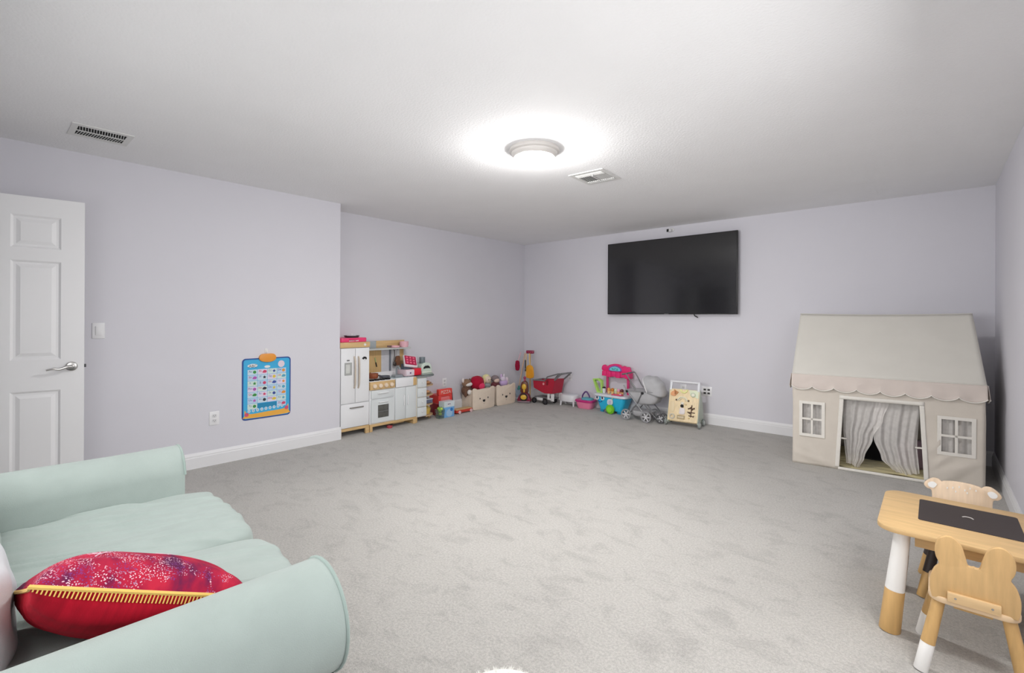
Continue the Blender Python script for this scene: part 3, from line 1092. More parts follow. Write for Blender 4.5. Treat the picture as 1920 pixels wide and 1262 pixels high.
def gv(i, j):
    if (i, j) not in V:
        V[i, j] = t.verts.new(front_pt(xs[i], zs[j]))
    return V[i, j]


for i in range(len(xs) - 1):
    for j in range(len(zs) - 1):
        cx, cz = (xs[i] + xs[i + 1]) / 2, (zs[j] + zs[j + 1]) / 2
        if abs(cx) < DX and DZ0 < cz < DZ1:
            continue
        if any(a < cx < b and c < cz < d for a, b, c, d in WINS):
            continue
        t.faces.new((gv(i, j), gv(i + 1, j), gv(i + 1, j + 1), gv(i, j + 1)))
bb = B()
bb._add(t)
solid(bb.build('front_wall', cv, tent, 80), 0.004)


def wavy(fn, nu, nv, amp, sc_):
    def f(a, b):
        p = Vector(fn(a, b))
        d = amp * mnoise.noise(Vector((a * sc_, b * sc_, amp * 100)))
        return p + Vector((d, d, 0))
    return B().surf(f, nu, nv)


for s in (-1, 1):
    def side(a, b, s=s):
        y = a * TD
        top = WH + (RZ - WH) * (1 - abs(y - TD / 2) / (TD / 2))
        z = b * top
        k_ = max(0, (z - WH) / (RZ - WH))
        return (s * (HW * (1 - 0.035 * k_) + 0.012 * math.sin(PI * a) * math.sin(PI * min(1, z / WH)) * (1 if s > 0 else 0.3)), y, z)
    solid(wavy(side, 30, 30, 0.006, 4).build('side_wall', cv, tent, 80), 0.004)
solid(wavy(lambda a, b: ((a * 2 - 1) * HW, TD, b * WH), 10, 10, 0.004, 4).build('back_wall', cv, tent, 80), 0.004)


def roof(front):
    def f(a, b):
        x = (a * 2 - 1) * (HW + 0.008)
        sag = 0.012 * math.sin(PI * b) * (1 - (2 * a - 1) ** 6)
        y = b * TD / 2 - 0.004
        z = WH + (RZ - WH) * b - sag * 0.7 - 0.010 * (1 - (2 * a - 1) ** 2) * b ** 3
        if front:
            return (x * (1 - 0.035 * b), y - 0 + sag * 0.4, z)
        return (x * (1 - 0.035 * b), TD - y - sag * 0.4, z)
    return f


solid(B().surf(roof(True), 40, 24).build('roof_panel', cv2, tent, 80), 0.004)
solid(B().surf(roof(False), 20, 12).build('roof_panel', cv2, tent, 80), 0.004)
B().tube([((k / 12 * 2 - 1) * (HW + 0.008) * 0.965, TD / 2, RZ + 0.001 - 0.010 * (1 - (k / 6 - 1) ** 2)) for k in range(13)], 0.005, 8).build('ridge_seam', cv2, tent)
B().tube([(-HW - 0.008, -0.006, WH + 0.004), (HW + 0.008, -0.006, WH + 0.004)], 0.0035, 6).build('eave_seam', cv2, tent)
# scalloped valance that wraps round both corners
NS = 8
SW_ = (2 * HW + 0.02) / NS


def val(a, b):
    x = -HW - 0.01 + a * (2 * HW + 0.02)
    fr = ((x + HW + 0.01) / SW_) % 1.0
    depth = 0.100 + 0.032 * math.sin(PI * fr) ** 0.7
    z = WH + 0.002 - b * depth
    wob = mnoise.noise(Vector((x * 9, b * 2, 3.0)))
    y = -0.010 - 0.012 * b - 0.010 * b * wob - 0.007 * b * b * math.cos(2 * PI * fr)
    return (x, y, z)


solid(B().surf(val, 128, 10).build('scalloped_valance', val_m, tent, 80), 0.003)
B().tube([val(k / 128, 1.0) for k in range(129)], 0.0042, 6).build('valance_piping', web, tent)
for s in (-1, 1):
    def vs(a, b, s=s):
        y = -0.01 + a * 0.30
        fr = (y / 0.15) % 1.0
        return (s * (HW + 0.014 + 0.012 * b), y, WH - b * (0.100 + 0.032 * math.sin(PI * fr)))
    solid(B().surf(vs, 24, 6).build('side_valance', val_m, tent, 80), 0.003)
    B().tube([vs(k / 24, 1.0) for k in range(25)], 0.0042, 6).build('valance_piping', web, tent)
# frame poles
t = B()
for sx in (-1, 1):
    for y in (0.03, TD - 0.03):
        t.cyl((sx * (HW - 0.03), y, 0.0), (sx * (HW - 0.03), y, WH), 0.012, n=10)
    t.cyl((sx * (HW - 0.03), 0.03, WH), (sx * (HW - 0.04), TD / 2, RZ - 0.03), 0.012, n=10)
    t.cyl((sx * (HW - 0.03), TD - 0.03, WH), (sx * (HW - 0.04), TD / 2, RZ - 0.03), 0.012, n=10)
ob = t.build('frame_poles', pine, tent)
ob['kind'] = 'stuff'
# white webbing round the door
dl = []
for k in range(13):
    z = DZ0 + (DZ1 - DZ0) * k / 12
    dl.append(front_pt(-DX, z))
dr = [(-x, y, z) for x, y, z in dl]
for pts_, nm, off in ((dl, 'door_trim', -1), (dr, 'door_trim', 1)):
    def tr(a, b, pts_=pts_, off=off):
        f = a * (len(pts_) - 1)
        i = min(len(pts_) - 2, int(f))
        p = Vector(pts_[i]).lerp(Vector(pts_[i + 1]), f - i)
        return (p.x + off * (b * 0.030 - 0.003), -0.006 + front_pt(p.x + off * b * 0.03, p.z)[1] + 0.0015 * mnoise.noise(Vector((b * 4, a * 40, 0))), p.z + 0.0 if a < 0.999 else p.z + 0.03)
    solid(B().surf(tr, 48, 4).build(nm, web, tent, 80), 0.003)
solid(B().surf(lambda a, b: (-DX - 0.026 + a * (2 * DX + 0.052), -0.007 + front_pt(-DX + a * 2 * DX, DZ1 + 0.005)[1], DZ1 - 0.003 + b * 0.03), 30, 2).build('door_lintel_trim', web, tent, 80), 0.003)
B().box((0.0, -0.004, 0.013), (0.56, 0.012, 0.022), 0.004).build('door_sill_hem', web, tent)
for s in (-1, 1):
    B().tube(smooth([(s * 0.272, -0.002, 0.262), (s * 0.255, 0.004, 0.266), (s * 0.235, 0.016, 0.262), (s * 0.225, 0.032, 0.260)], 4, False), 0.007, 8).build('curtain_tie', web, tent)
for (a, b, c, d) in WINS:
    ym = front_pt((a + b) / 2, (c + d) / 2)[1] - 0.008
    wf = B().ring([(a - 0.018, c - 0.018), (b + 0.018, c - 0.018), (b + 0.018, d + 0.018), (a - 0.018, d + 0.018)],
                  [(a + 0.006, c + 0.006), (b - 0.006, c + 0.006), (b - 0.006, d - 0.006), (a + 0.006, d - 0.006)], ym - 0.002, ym + 0.006).build('window_trim', web, tent)
    B().bx((a + b) / 2 - 0.008, (a + b) / 2 + 0.008, ym - 0.003, ym + 0.004, c, d).build('mullion', web, wf)
    B().bx(a, b, ym - 0.003, ym + 0.004, (c + d) / 2 - 0.008, (c + d) / 2 + 0.008).build('transom', web, wf)
sheer = bpy.data.materials.new('sheer_voile')
sheer.use_nodes = True
nt = sheer.node_tree
bs = nt.nodes['Principled BSDF']
bs.inputs['Base Color'].default_value = rgb((248, 244, 240))
bs.inputs['Roughness'].default_value = 0.9
bs.inputs['Specular IOR Level'].default_value = 0.1
tc_ = nt.nodes.new('ShaderNodeTexCoord')
wv = nt.nodes.new('ShaderNodeTexNoise')
wv.inputs['Scale'].default_value = 30.0
mr = nt.nodes.new('ShaderNodeMapRange')
mr.inputs[3].default_value = 0.5
mr.inputs[4].default_value = 0.7
nt.links.new(tc_.outputs['Object'], wv.inputs['Vector'])
nt.links.new(wv.outputs['Fac'], mr.inputs[0])
nt.links.new(mr.outputs[0], bs.inputs['Alpha'])


def interp(tbl, z):
    for (z0, v0), (z1, v1) in zip(tbl, tbl[1:]):
        if (z0 - z) * (z1 - z) <= 0:
            f = (z - z0) / (z1 - z0)
            f = f * f * (3 - 2 * f)
            return v0 + (v1 - v0) * f
    return tbl[-1][1]


L_out = [(0.60, -0.25), (0.30, -0.245), (0.24, -0.24), (0.03, -0.225)]
L_in = [(0.60, 0.06), (0.45, 0.02), (0.29, -0.045), (0.12, -0.10), (0.03, -0.135)]
R_out = [(0.60, 0.25), (0.26, 0.235), (0.03, 0.25)]
R_in = [(0.60, -0.03), (0.45, -0.045), (0.29, -0.040), (0.12, 0.01), (0.03, 0.085)]


def curtain(o_, i_, seed, y0):
    def f(a, b):
        z = 0.598 - 0.563 * b
        x = interp(o_, z) * (1 - a) + interp(i_, z) * a
        pl = math.sin(a * 34 + seed + 1.5 * math.sin(b * 3 + seed)) * 0.010 + math.sin(a * 15 + seed * 2) * 0.010
        return (x, y0 + pl * (0.5 + 0.5 * b) + 0.02 * b, z + 0.012 * math.sin(a * 5 + seed) * b)
    return f


B().surf(curtain(L_out, L_in, 0.4, 0.05), 110, 24).build('sheer_curtain', sheer, tent, 80)
B().surf(curtain(R_out, R_in, 2.1, 0.055), 110, 24).build('sheer_curtain', sheer, tent, 80)
for (a, b, c, d) in WINS:
    B().surf(lambda u, v, a=a, b=b, c=c, d=d: (a - 0.03 + u * (b - a + 0.06), 0.035 + 0.009 * math.sin(u * 26) + 0.006 * math.sin(u * 11 + 1), c - 0.06 + v * (d - c + 0.11)), 60, 6).build('window_curtain', sheer, tent, 80)
mat_m = fabric('tent_mat_cloth', (216, 204, 158), 0.9, 0.3, 200.0)
mt = thing('floor_mat', 'crumpled cream quilted mat lying inside the play tent', 'mat', (-0.322, 4.868, 0), R(5))
B().surf(lambda a, b: ((a * 2 - 1) * 0.57, 0.012 + b * 0.82, 0.022 + 0.006 * mnoise.noise(Vector((a * 9, b * 12, 0))) + 0.007 * math.sin(b * 60 + 2 * math.sin(a * 9)) * math.sin(a * 7)), 70, 60).build('quilted_top', mat_m, mt, 80)
B().bx(-0.572, 0.572, 0.010, 0.835, 0.003, 0.014, 0.004).build('mat_base', mat_m, mt)
cu_ = thing('floor_cushion', 'black cushion shape added at the back of the play tent behind the parted curtains', 'cushion', (-0.38, 5.30, 0.022), R(5))  # invented dark shape that fills the black gap between the curtains
B().puff((0, 0, 0.17), (0.36, 0.12, 0.34), 4, 14).build('cushion_body', fabric('dark_gap_cloth', (20, 19, 20), 0.95), cu_)
cu2 = thing('floor_cushion', 'mauve cushion behind the right-hand sheer curtain of the play tent', 'cushion', (-0.11, 5.22, 0.022), R(15))
B().puff((0, 0, 0.12), (0.24, 0.12, 0.24), 3.5, 14).build('cushion_body', fabric('mauve_cloth', (150, 128, 138), 0.95), cu2)

# ------------------------------------------------------------------ toys: paint and cloth colours


def bright(c):
    l = [lin(v) * 1.45 for v in c]
    m_ = max(l)
    if m_ > 0.84:
        l = [v * 0.84 / m_ for v in l]
    return tuple(255 * (12.92 * v if v < 0.0031308 else 1.055 * v ** (1 / 2.4) - 0.055) for v in l)


def plastic(name, c, rough=0.35):
    return M('toy_' + name, bright(c), rough, 0.02, 8.0)


def fabric(name, c, rough=0.9, bump=0.25, bs=400.0, var=0.05):
    return M('toy_' + name, bright(c), rough, var, 12.0, bump, bs, sheen=0.15, spec=0.2)


# ------------------------------------------------------------------ play kitchen against the recessed wall
KX = -4.62
kw = M('kitchen_white', (240, 241, 243), 0.4, 0.01, 5)
kg = M('kitchen_pale_grey', (226, 231, 232), 0.4, 0.01, 5)
gap = M('shadow_gap', (120, 122, 124), 0.8)


def at_left(name, label, cat, y, z=0.0, x=KX, group=None, rz=90):
    return thing(name, label, cat, (x, y, z), R(rz), group)


fr = at_left('play_fridge', 'white toy refrigerator with two beige door handles and wooden top band', 'toy fridge', 2.507)
FW = 0.347
B().bx(0, FW, 0.014, 0.30, 0.088, 0.938, 0.003).build('cabinet', kw, fr)
B().bx(-0.002, FW + 0.002, -0.004, 0.30, 0.94, 0.998, 0.004).build('top_band', pine, fr)
badge = B().cyl((0.286, -0.004, 0.969), (0.286, -0.007, 0.969), 0.013, n=20).build('badge', white_p, fr)
dr_ = B().bx(0.008, 0.172, -0.002, 0.013, 0.352, 0.934, 0.003).build('door', kw, fr)
B().tube(smooth([(0.160, -0.002, 0.51), (0.160, -0.022, 0.55), (0.160, -0.026, 0.68), (0.160, -0.022, 0.80), (0.160, -0.002, 0.845)], 5, False), 0.0085, 10).build('handle', M('beige_handle', (206, 193, 178), 0.5, 0.02), dr_)
dsp = B().ring(rrect(0.048, 0.132, 0.650, 0.784, 0.004, 1), rrect(0.062, 0.112, 0.672, 0.766, 0.003, 1), -0.006, 0.0).build('water_dispenser', M('dispenser_grey', (176, 178, 176), 0.4), dr_)
B().bx(0.060, 0.114, -0.003, 0.0, 0.670, 0.768).build('dispenser_recess', M('dispenser_recess', (214, 216, 212), 0.5), dr_)
B().bx(0.075, 0.105, -0.006, -0.001, 0.80, 0.814, 0.001).build('ice_button', grey_p, dr_)
dr2 = B().bx(0.176, 0.340, -0.002, 0.013, 0.352, 0.934, 0.003).build('door', kw, fr)
B().tube(smooth([(0.208, -0.002, 0.505), (0.208, -0.022, 0.55), (0.208, -0.026, 0.68), (0.208, -0.022, 0.80), (0.208, -0.002, 0.845)], 5, False), 0.0085, 10).build('handle', MATS['beige_handle'], dr2)
fz = B().bx(0.008, 0.340, -0.002, 0.013, 0.094, 0.344, 0.003).build('freezer_drawer', kw, fr)
B().tube([(0.112, -0.002, 0.300), (0.118, -0.016, 0.302), (0.264, -0.016, 0.302), (0.270, -0.002, 0.300)], 0.006, 8).build('handle', M('pewter_handle', (150, 146, 140), 0.35, metal=0.6), fz)
fb = B().bx(0.0, FW, 0.004, 0.03, 0.058, 0.088, 0.002).bx(0.0, 0.022, 0.004, 0.29, 0.0, 0.06, 0.002).bx(FW - 0.045, FW, 0.004, 0.03, 0.0, 0.06, 0.002).bx(0, FW, 0.26, 0.29, 0.0, 0.088, 0.002)
fb.build('plinth', pine, fr)
mg = at_left('fridge_magnet', 'small black and white magnet on the right door of the toy fridge', 'magnet', 2.788, 0.815, KX - 0.0)
B().prism(smooth([(-0.028, 0.004), (-0.01, 0.022), (0.016, 0.02), (0.028, 0.002), (0.012, -0.012), (-0.012, -0.006)], 3), -0.006, -0.002).build('magnet_body', black_p, mg)
B().prism(circle(0.002, -0.008, 0.010, 12), -0.0075, -0.0055).build('magnet_face', white_p, mg)

kc = at_left('play_kitchen', 'white toy kitchen unit with oven, sink and wooden back posts', 'toy kitchen', 2.862)
KW_ = 0.628
B().bx(0, KW_, 0.016, 0.30, 0.078, 0.46, 0.003).build('cabinet', kw, kc)
B().bx(0.0, 0.322, -0.002, 0.29, 0.46, 0.548, 0.003).build('control_panel', pine, kc)
for k in range(4):
    B().cyl((0.052 + 0.073 * k, -0.002, 0.502), (0.052 + 0.073 * k, -0.022, 0.502), 0.025, 0.022, 24, 0.003).build('knob', M('pale_wood_knob', (240, 220, 196), 0.5, 0.04), kc)
B().bx(0.33, 0.575, -0.006, 0.012, 0.458, 0.562, 0.004).build('sink_apron', kw, kc)
B().bx(0.575, KW_, -0.002, 0.29, 0.46, 0.552, 0.003).build('side_post', pine_v, kc)
B().bx(0.0, KW_, 0.012, 0.29, 0.548, 0.556, 0.002).build('countertop', kw, kc)
B().ring(rrect(0.345, 0.560, 0.03, 0.19, 0.03), rrect(0.357, 0.548, 0.042, 0.178, 0.022), 0.553, 0.564, 'xy').build('sink_rim', M('sink_grey', (176, 192, 196), 0.4, 0.02), kc)
tp = B().bx(0.395, 0.505, 0.10, 0.19, 0.556, 0.585, 0.01)
tp.tube(smooth([(0.45, 0.16, 0.58), (0.45, 0.16, 0.64), (0.45, 0.14, 0.675), (0.45, 0.10, 0.672), (0.45, 0.09, 0.65)], 5, False), 0.010, 10)
tp.build('tap', M('tap_grey', (150, 158, 164), 0.35, 0.02), kc)
for k in range(4):
    bx_, by_ = 0.045 + 0.070 * k, 0.05 + 0.0 * k
    b4 = B().cyl((bx_, by_, 0.556), (bx_, by_, 0.566), 0.030, n=20)
    for a in range(3):
        b4.box((bx_, by_, 0.569), (0.068, 0.008, 0.007), 0.001, (0, 0, a * PI / 3))
    b4.build('burner_grate', black_p, kc)
dw = B().bx(0.016, 0.308, 0.0, 0.016, 0.362, 0.452, 0.003).build('drawer', kg, kc)
B().tube([(0.10, 0.0, 0.418), (0.106, -0.014, 0.420), (0.226, -0.014, 0.420), (0.232, 0.0, 0.418)], 0.007, 8).build('handle', kw, dw)
ov = B().ring(rrect(0.016, 0.308, 0.094, 0.350, 0.004, 1), rrect(0.098, 0.240, 0.142, 0.286, 0.004, 1), 0.0, 0.016).build('oven_door', kg, kc)
B().bx(0.094, 0.244, 0.009, 0.012, 0.138, 0.290).build('oven_window', M('oven_window', (96, 96, 92), 0.15, 0.25, 20), ov)
B().bx(0.098, 0.240, 0.003, 0.009, 0.208, 0.214).bx(0.098, 0.104, 0.002, 0.009, 0.142, 0.286).bx(0.234, 0.240, 0.002, 0.009, 0.142, 0.286).build('oven_rack', grey_p, ov)
B().tube([(0.11, 0.0, 0.318), (0.116, -0.012, 0.318), (0.222, -0.012, 0.318), (0.228, 0.0, 0.318)], 0.006, 8).build('handle', kw, ov)
for s, x0, x1 in ((-1, 0.326, 0.468), (1, 0.472, 0.618)):
    d_ = B().bx(x0, x1, 0.0, 0.016, 0.082, 0.452, 0.003).build('cupboard_door', kg, kc)
    hx_ = 0.445 if s < 0 else 0.495
    B().bx(hx_ - 0.008, hx_ + 0.008, -0.014, 0.0, 0.24, 0.355, 0.005).build('handle', kw, d_)
pb = B().bx(0, KW_, 0.004, 0.03, 0.052, 0.080, 0.002).bx(0.0, 0.035, 0.004, 0.03, 0, 0.054, 0.002).bx(KW_ - 0.045, KW_, 0.004, 0.29, 0, 0.054, 0.002).bx(0.33, 0.48, 0.05, 0.07, 0.03, 0.05, 0.002).bx(0, KW_, 0.26, 0.29, 0, 0.08, 0.002)
pb.build('plinth', pine, kc)
B().bx(0.0, KW_, 0.275, 0.295, 0.556, 0.618, 0.002).build('splashback', kw, kc)
B().bx(0.06, 0.318, 0.278, 0.292, 0.618, 0.888, 0.002).build('back_post', pine_v, kc)
B().bx(0.582, 0.635, 0.278, 0.292, 0.618, 0.888, 0.002).build('back_post', pine_v, kc)
B().bx(0.318, 0.44, 0.284, 0.290, 0.618, 0.888).build('back_panel', M('pale_lilac_panel', (206, 206, 212), 0.4), kc)
B().bx(0.446, 0.582, 0.284, 0.290, 0.618, 0.888).build('back_panel', M('pale_panel', (216, 216, 218), 0.4), kc)
B().bx(0.430, 0.450, 0.270, 0.288, 0.62, 0.888, 0.002).build('mullion', M('grey_bar', (120, 124, 134), 0.5), kc)
B().bx(0.0, 0.655, 0.15, 0.295, 0.886, 0.904, 0.003).build('shelf', M('shelf_grey', (196, 200, 198), 0.5), kc)
B().bx(0.06, 0.25, 0.280, 0.294, 0.904, 0.985, 0.003).build('top_panel', M('panel_grey_blue', (172, 180, 184), 0.5), kc)
B().bx(0.25, 0.648, 0.280, 0.294, 0.904, 0.988, 0.003).build('top_panel', pine, kc)
for x in (0.47, 0.52):
    B().tube([(x, 0.26, 0.886), (x, 0.24, 0.868), (x, 0.225, 0.874)], 0.003, 6).build('hook', dark_p, kc)

du = at_left('play_drawer_unit', 'white toy drawer unit with rounded side shelves at the end of the kitchen', 'toy cabinet', 3.494)
B().bx(0, 0.152, 0.016, 0.27, 0.062, 0.54, 0.003).build('cabinet', M('kitchen_cream', (236, 232, 222), 0.45, 0.01), du)
for k in range(4):
    z0 = 0.072 + 0.1175 * k
    d_ = B().bx(0.010, 0.143, -0.002, 0.016, z0, z0 + 0.106, 0.003).build('drawer', kg, du)
    B().cyl((0.076, -0.002, z0 + 0.056), (0.076, -0.016, z0 + 0.056), 0.008, 0.010, 16, 0.002).build('knob', kw, d_)


def dshape(x0, x1, y0, y1):
    return [(x0, y0)] + [(x0 + (x1 - x0) * math.sin(R(a)), (y0 + y1) / 2 - (y1 - y0) / 2 * math.cos(R(a))) for a in range(10, 180, 10)] + [(x0, y1)]


B().prism([(0.0, 0.0), (0.15, 0.0)] + dshape(0.15, 0.335, 0.0, 0.27)[1:] + [(0.0, 0.27)], 0.54, 0.556, 'xy').build('top', M('stone_grey_top', (132, 140, 140), 0.6, 0.08, 30), du)
for z in (0.05, 0.185, 0.30, 0.42):
    B().prism(dshape(0.152, 0.33, 0.02, 0.262), z, z + 0.014, 'xy').build('side_shelf', M('side_shelf_wood', (204, 172, 132), 0.5, 0.06), du)
B().bx(0.152, 0.168, 0.235, 0.262, 0.05, 0.54).bx(0.28, 0.30, 0.13, 0.15, 0.0, 0.05).bx(0.0, 0.02, 0.02, 0.04, 0, 0.062).bx(0.0, 0.02, 0.24, 0.26, 0, 0.062).build('support_posts', pine_v, du)
for z, c, nm, lb, r_ in ((0.434, (168, 132, 100), 'toy_plate', 'brown toy plate on the upper side shelf of the drawer unit', 0.062), (0.314, (150, 126, 104), 'toy_plate', 'taupe toy plate on the middle side shelf of the drawer unit', 0.06)):
    p_ = at_left(nm, lb, 'toy plate', 3.494 + 0.245, z + 0.001, KX - 0.125)
    B().lathe([(0, 0), (r_ * 0.6, 0), (r_, 0.018), (r_ - 0.004, 0.020), (r_ * 0.6, 0.005), (0, 0.005)]).build('dish', plastic('dish_%d' % c[0], c), p_)
    B().ball((0.01, 0, 0.020), (0.032, 0.026, 0.02), 14).build('toy_food', fabric('toy_food_%d' % c[0], (196, 150, 112)), p_)
p_ = at_left('toy_crate', 'dark slate toy box on the lower side shelf of the drawer unit', 'toy box', 3.494 + 0.235, 0.20, KX - 0.13)
B().bx(-0.055, 0.055, -0.07, 0.07, 0, 0.045, 0.006).build('box_body', plastic('slate_box', (86, 92, 112)), p_)
B().bx(-0.058, 0.058, -0.073, 0.073, 0.045, 0.055, 0.004).build('box_lid', plastic('slate_lid', (176, 180, 186)), p_)
p_ = at_left('toy_basket', 'mustard yellow toy basket on the bottom side shelf of the drawer unit', 'toy basket', 3.494 + 0.235, 0.065, KX - 0.13)
B().lathe([(0, 0), (0.048, 0), (0.062, 0.07), (0.058, 0.07), (0.045, 0.006), (0, 0.006)]).build('tub', plastic('mustard_tub', (188, 160, 82)), p_)
B().ball((0.005, -0.01, 0.07), (0.04, 0.036, 0.026), 14).build('toy_filling', fabric('mustard_cloth', (214, 190, 110)), p_)

# --- things on and around the play kitchen
pc = at_left('carry_case', 'flat bright pink carry case lying on top of the toy fridge', 'case', 2.507, 0.999)
B().prism(rrect(0.004, 0.318, 0.0, 0.26, 0.03), 0.0, 0.046, 'xy', 0.008).build('case_body', plastic('hot_pink', (222, 62, 112)), pc)
B().tube([(0.10, 0.002, 0.024), (0.10, -0.012, 0.024), (0.19, -0.012, 0.024), (0.19, 0.002, 0.024)], 0.004, 6).build('case_handle', plastic('deep_pink', (186, 40, 90)), pc)
t = B()
for k, (x, w_) in enumerate(((0.10, 0.022), (0.126, 0.016), (0.150, 0.012), (0.174, 0.020), (0.198, 0.010))):
    t.bx(x, x + w_, -0.0015, 0.001, 0.010, 0.021)
t.build('printed_wordmark', white_p, pc, 0)
tr_ = at_left('toy_tray', 'dark grey toy tray with pale lid resting on the pink case', 'toy tray', 2.507 + 0.175, 1.0455, KX - 0.08)
B().lathe([(0, 0), (0.07, 0), (0.082, 0.022), (0.078, 0.022), (0.066, 0.004), (0, 0.004)]).build('tray', dark_p, tr_)
B().lathe([(0.06, 0.005), (0.064, 0.018), (0.03, 0.026), (0, 0.028)]).build('lid', plastic('pale_lid', (214, 204, 212)), tr_)
B().cyl((0, 0, 0.027), (0, 0, 0.042), 0.008, 0.011).build('lid_knob', white_p, tr_)


def pan(name, label, loc_y, z, x, r, h, c, hdir, hl, rz=90, lidc=None):
    p = at_left(name, label, 'toy pan', loc_y, z, x)
    B().lathe([(0, 0), (r * 0.85, 0), (r, h * 0.3), (r, h), (r - 0.004, h), (r - 0.005, h * 0.3), (r * 0.8, 0.004), (0, 0.004)], n=28).build('pot', plastic(name + '_metal_%d' % c[0], c, 0.3), p)
    a = R(hdir)
    B().tube([(math.cos(a) * r * 0.96, math.sin(a) * r * 0.96, h * 0.8), (math.cos(a) * (r + hl), math.sin(a) * (r + hl), h * 0.9)], [0.007, 0.009], 10).build('handle', plastic(name + '_grip_%d' % c[0], tuple(int(v * 0.45) for v in c)), p)
    return p


pan('toy_saucepan', 'pink toy saucepan at the right end of the kitchen shelf', 2.862 + 0.585, 0.905, KX - 0.20, 0.054, 0.068, (226, 178, 188), 20, 0.0)
pan('toy_frying_pan', 'flat pink toy frying pan beside the pink saucepan on the shelf', 2.862 + 0.455, 0.905, KX - 0.20, 0.058, 0.022, (224, 172, 180), 190, 0.06)
pan('toy_saucepan', 'copper brown toy saucepan on the left burner of the toy kitchen', 2.862 + 0.115, 0.573, KX - 0.13, 0.058, 0.055, (134, 74, 48), 80, 0.03)
pan('toy_frying_pan', 'dark grey toy frying pan on the right burner of the toy kitchen', 2.862 + 0.245, 0.573, KX - 0.10, 0.062, 0.020, (74, 76, 84), 100, 0.06)
ut = at_left('toy_ladle', 'dark toy ladle hanging from the left hook of the kitchen shelf', 'toy utensil', 2.862 + 0.47, 0.705, KX - 0.235)
B().tube(smooth([(0, 0, 0.165), (0.006, 0, 0.10), (0.0, 0, 0.03)], 5, False), 0.005, 8).ball((0.012, 0, 0.0), (0.026, 0.012, 0.03)).build('ladle_body', M('dark_utensil', (62, 52, 48), 0.4), ut)
ut = at_left('toy_mitt', 'brown toy oven mitt hanging from the right hook of the kitchen shelf', 'toy mitt', 2.862 + 0.52, 0.695, KX - 0.235)
B().tube([(0, 0, 0.178), (0, 0, 0.10)], 0.003, 6).build('loop', white_p, ut)
B().prism(smooth([(-0.026, 0.10), (0.026, 0.10), (0.034, 0.05), (0.024, -0.005), (-0.02, -0.008), (-0.036, 0.03), (-0.044, 0.055), (-0.03, 0.06)], 4), -0.010, 0.010, 'xz', 0.006).build('mitt_body', fabric('brown_mitt', (104, 70, 52)), ut)
ut = at_left('toy_knife', 'small black toy handle hung on the left wooden post of the kitchen', 'toy utensil', 2.862 + 0.245, 0.71, KX - 0.268)
B().box((0, 0, 0.0), (0.013, 0.008, 0.055), 0.003, (0, R(-14), 0)).build('grip', black_p, ut)
B().box((-0.013, 0, 0.055), (0.009, 0.003, 0.06), 0.001, (0, R(-14), 0)).build('blade', plastic('green_blade', (140, 168, 110)), ut)
un = at_left('toy_cup', 'small red toy dish under the toy kitchen', 'toy dish', 2.862 + 0.27, 0.0, KX - 0.03)
B().lathe([(0, 0), (0.028, 0), (0.036, 0.026), (0.032, 0.026), (0.026, 0.004), (0, 0.004)]).build('dish', plastic('muted_red', (170, 72, 80)), un)

cr = at_left('toy_cash_register', 'red and white toy cash register with tilted keypad on the counter', 'toy register', 3.375, 0.565, KX - 0.06)
B().bx(0.0, 0.125, 0.0, 0.17, 0, 0.075, 0.004).build('register_body', plastic('register_pale', (228, 206, 214)), cr)
B().bx(0.008, 0.117, -0.006, 0.004, 0.010, 0.062, 0.003).build('cash_drawer', plastic('register_drawer', (232, 222, 230)), cr)
B().cyl((0.062, -0.006, 0.036), (0.062, -0.012, 0.036), 0.009).build('drawer_knob', plastic('register_knob', (90, 60, 110)), cr)
B().prism([(0.127, 0.0), (0.235, 0.01), (0.235, 0.075), (0.127, 0.08)], 0.0, 0.082, 'xy', 0.004).build('side_box', plastic('register_red', (196, 26, 46)), cr)
B().prism([(0.03, 0.16), (0.03, 0.03), (0.075, 0.0), (0.075, 0.16)] if False else [(0.02, 0.075), (0.155, 0.075), (0.155, 0.14), (0.02, 0.14)], 0.06, 0.13, 'xz', 0.004).build('neck', plastic('register_teal', (76, 84, 96)), cr)
kp = Matrix.Translation((0.098, 0.045, 0.172)) @ Euler((R(-32), R(10), R(-8))).to_matrix().to_4x4()
hd_ = B().prism(rrect(-0.088, 0.088, -0.075, 0.075, 0.010), -0.004, 0.022, 'xz', 0.004, mtx=kp).build('keypad', plastic('keypad_white', (236, 226, 230)), cr)
B().prism(rrect(-0.078, 0.076, -0.052, 0.066, 0.006), -0.0075, -0.003, 'xz', mtx=kp).build('keypad_face', plastic('keypad_maroon', (150, 30, 66)), cr)
for i in range(9):
    r_, c_ = divmod(i, 3)
    kb = B().prism(rrect(-0.048 + 0.045 * c_ - 0.015, -0.048 + 0.045 * c_ + 0.015, 0.042 - 0.034 * r_ - 0.011, 0.042 - 0.034 * r_ + 0.011, 0.004, 2), -0.011, -0.007, 'xz', mtx=kp).build('key', plastic('key_rose', (206, 70, 104)), cr)
    B().text(str(i + 1), 0.020, kp @ Matrix.Translation((-0.048 + 0.045 * c_, -0.0116, 0.042 - 0.034 * r_)) @ FRONT, 0.0003).build('digit', white_p, kb, 0)

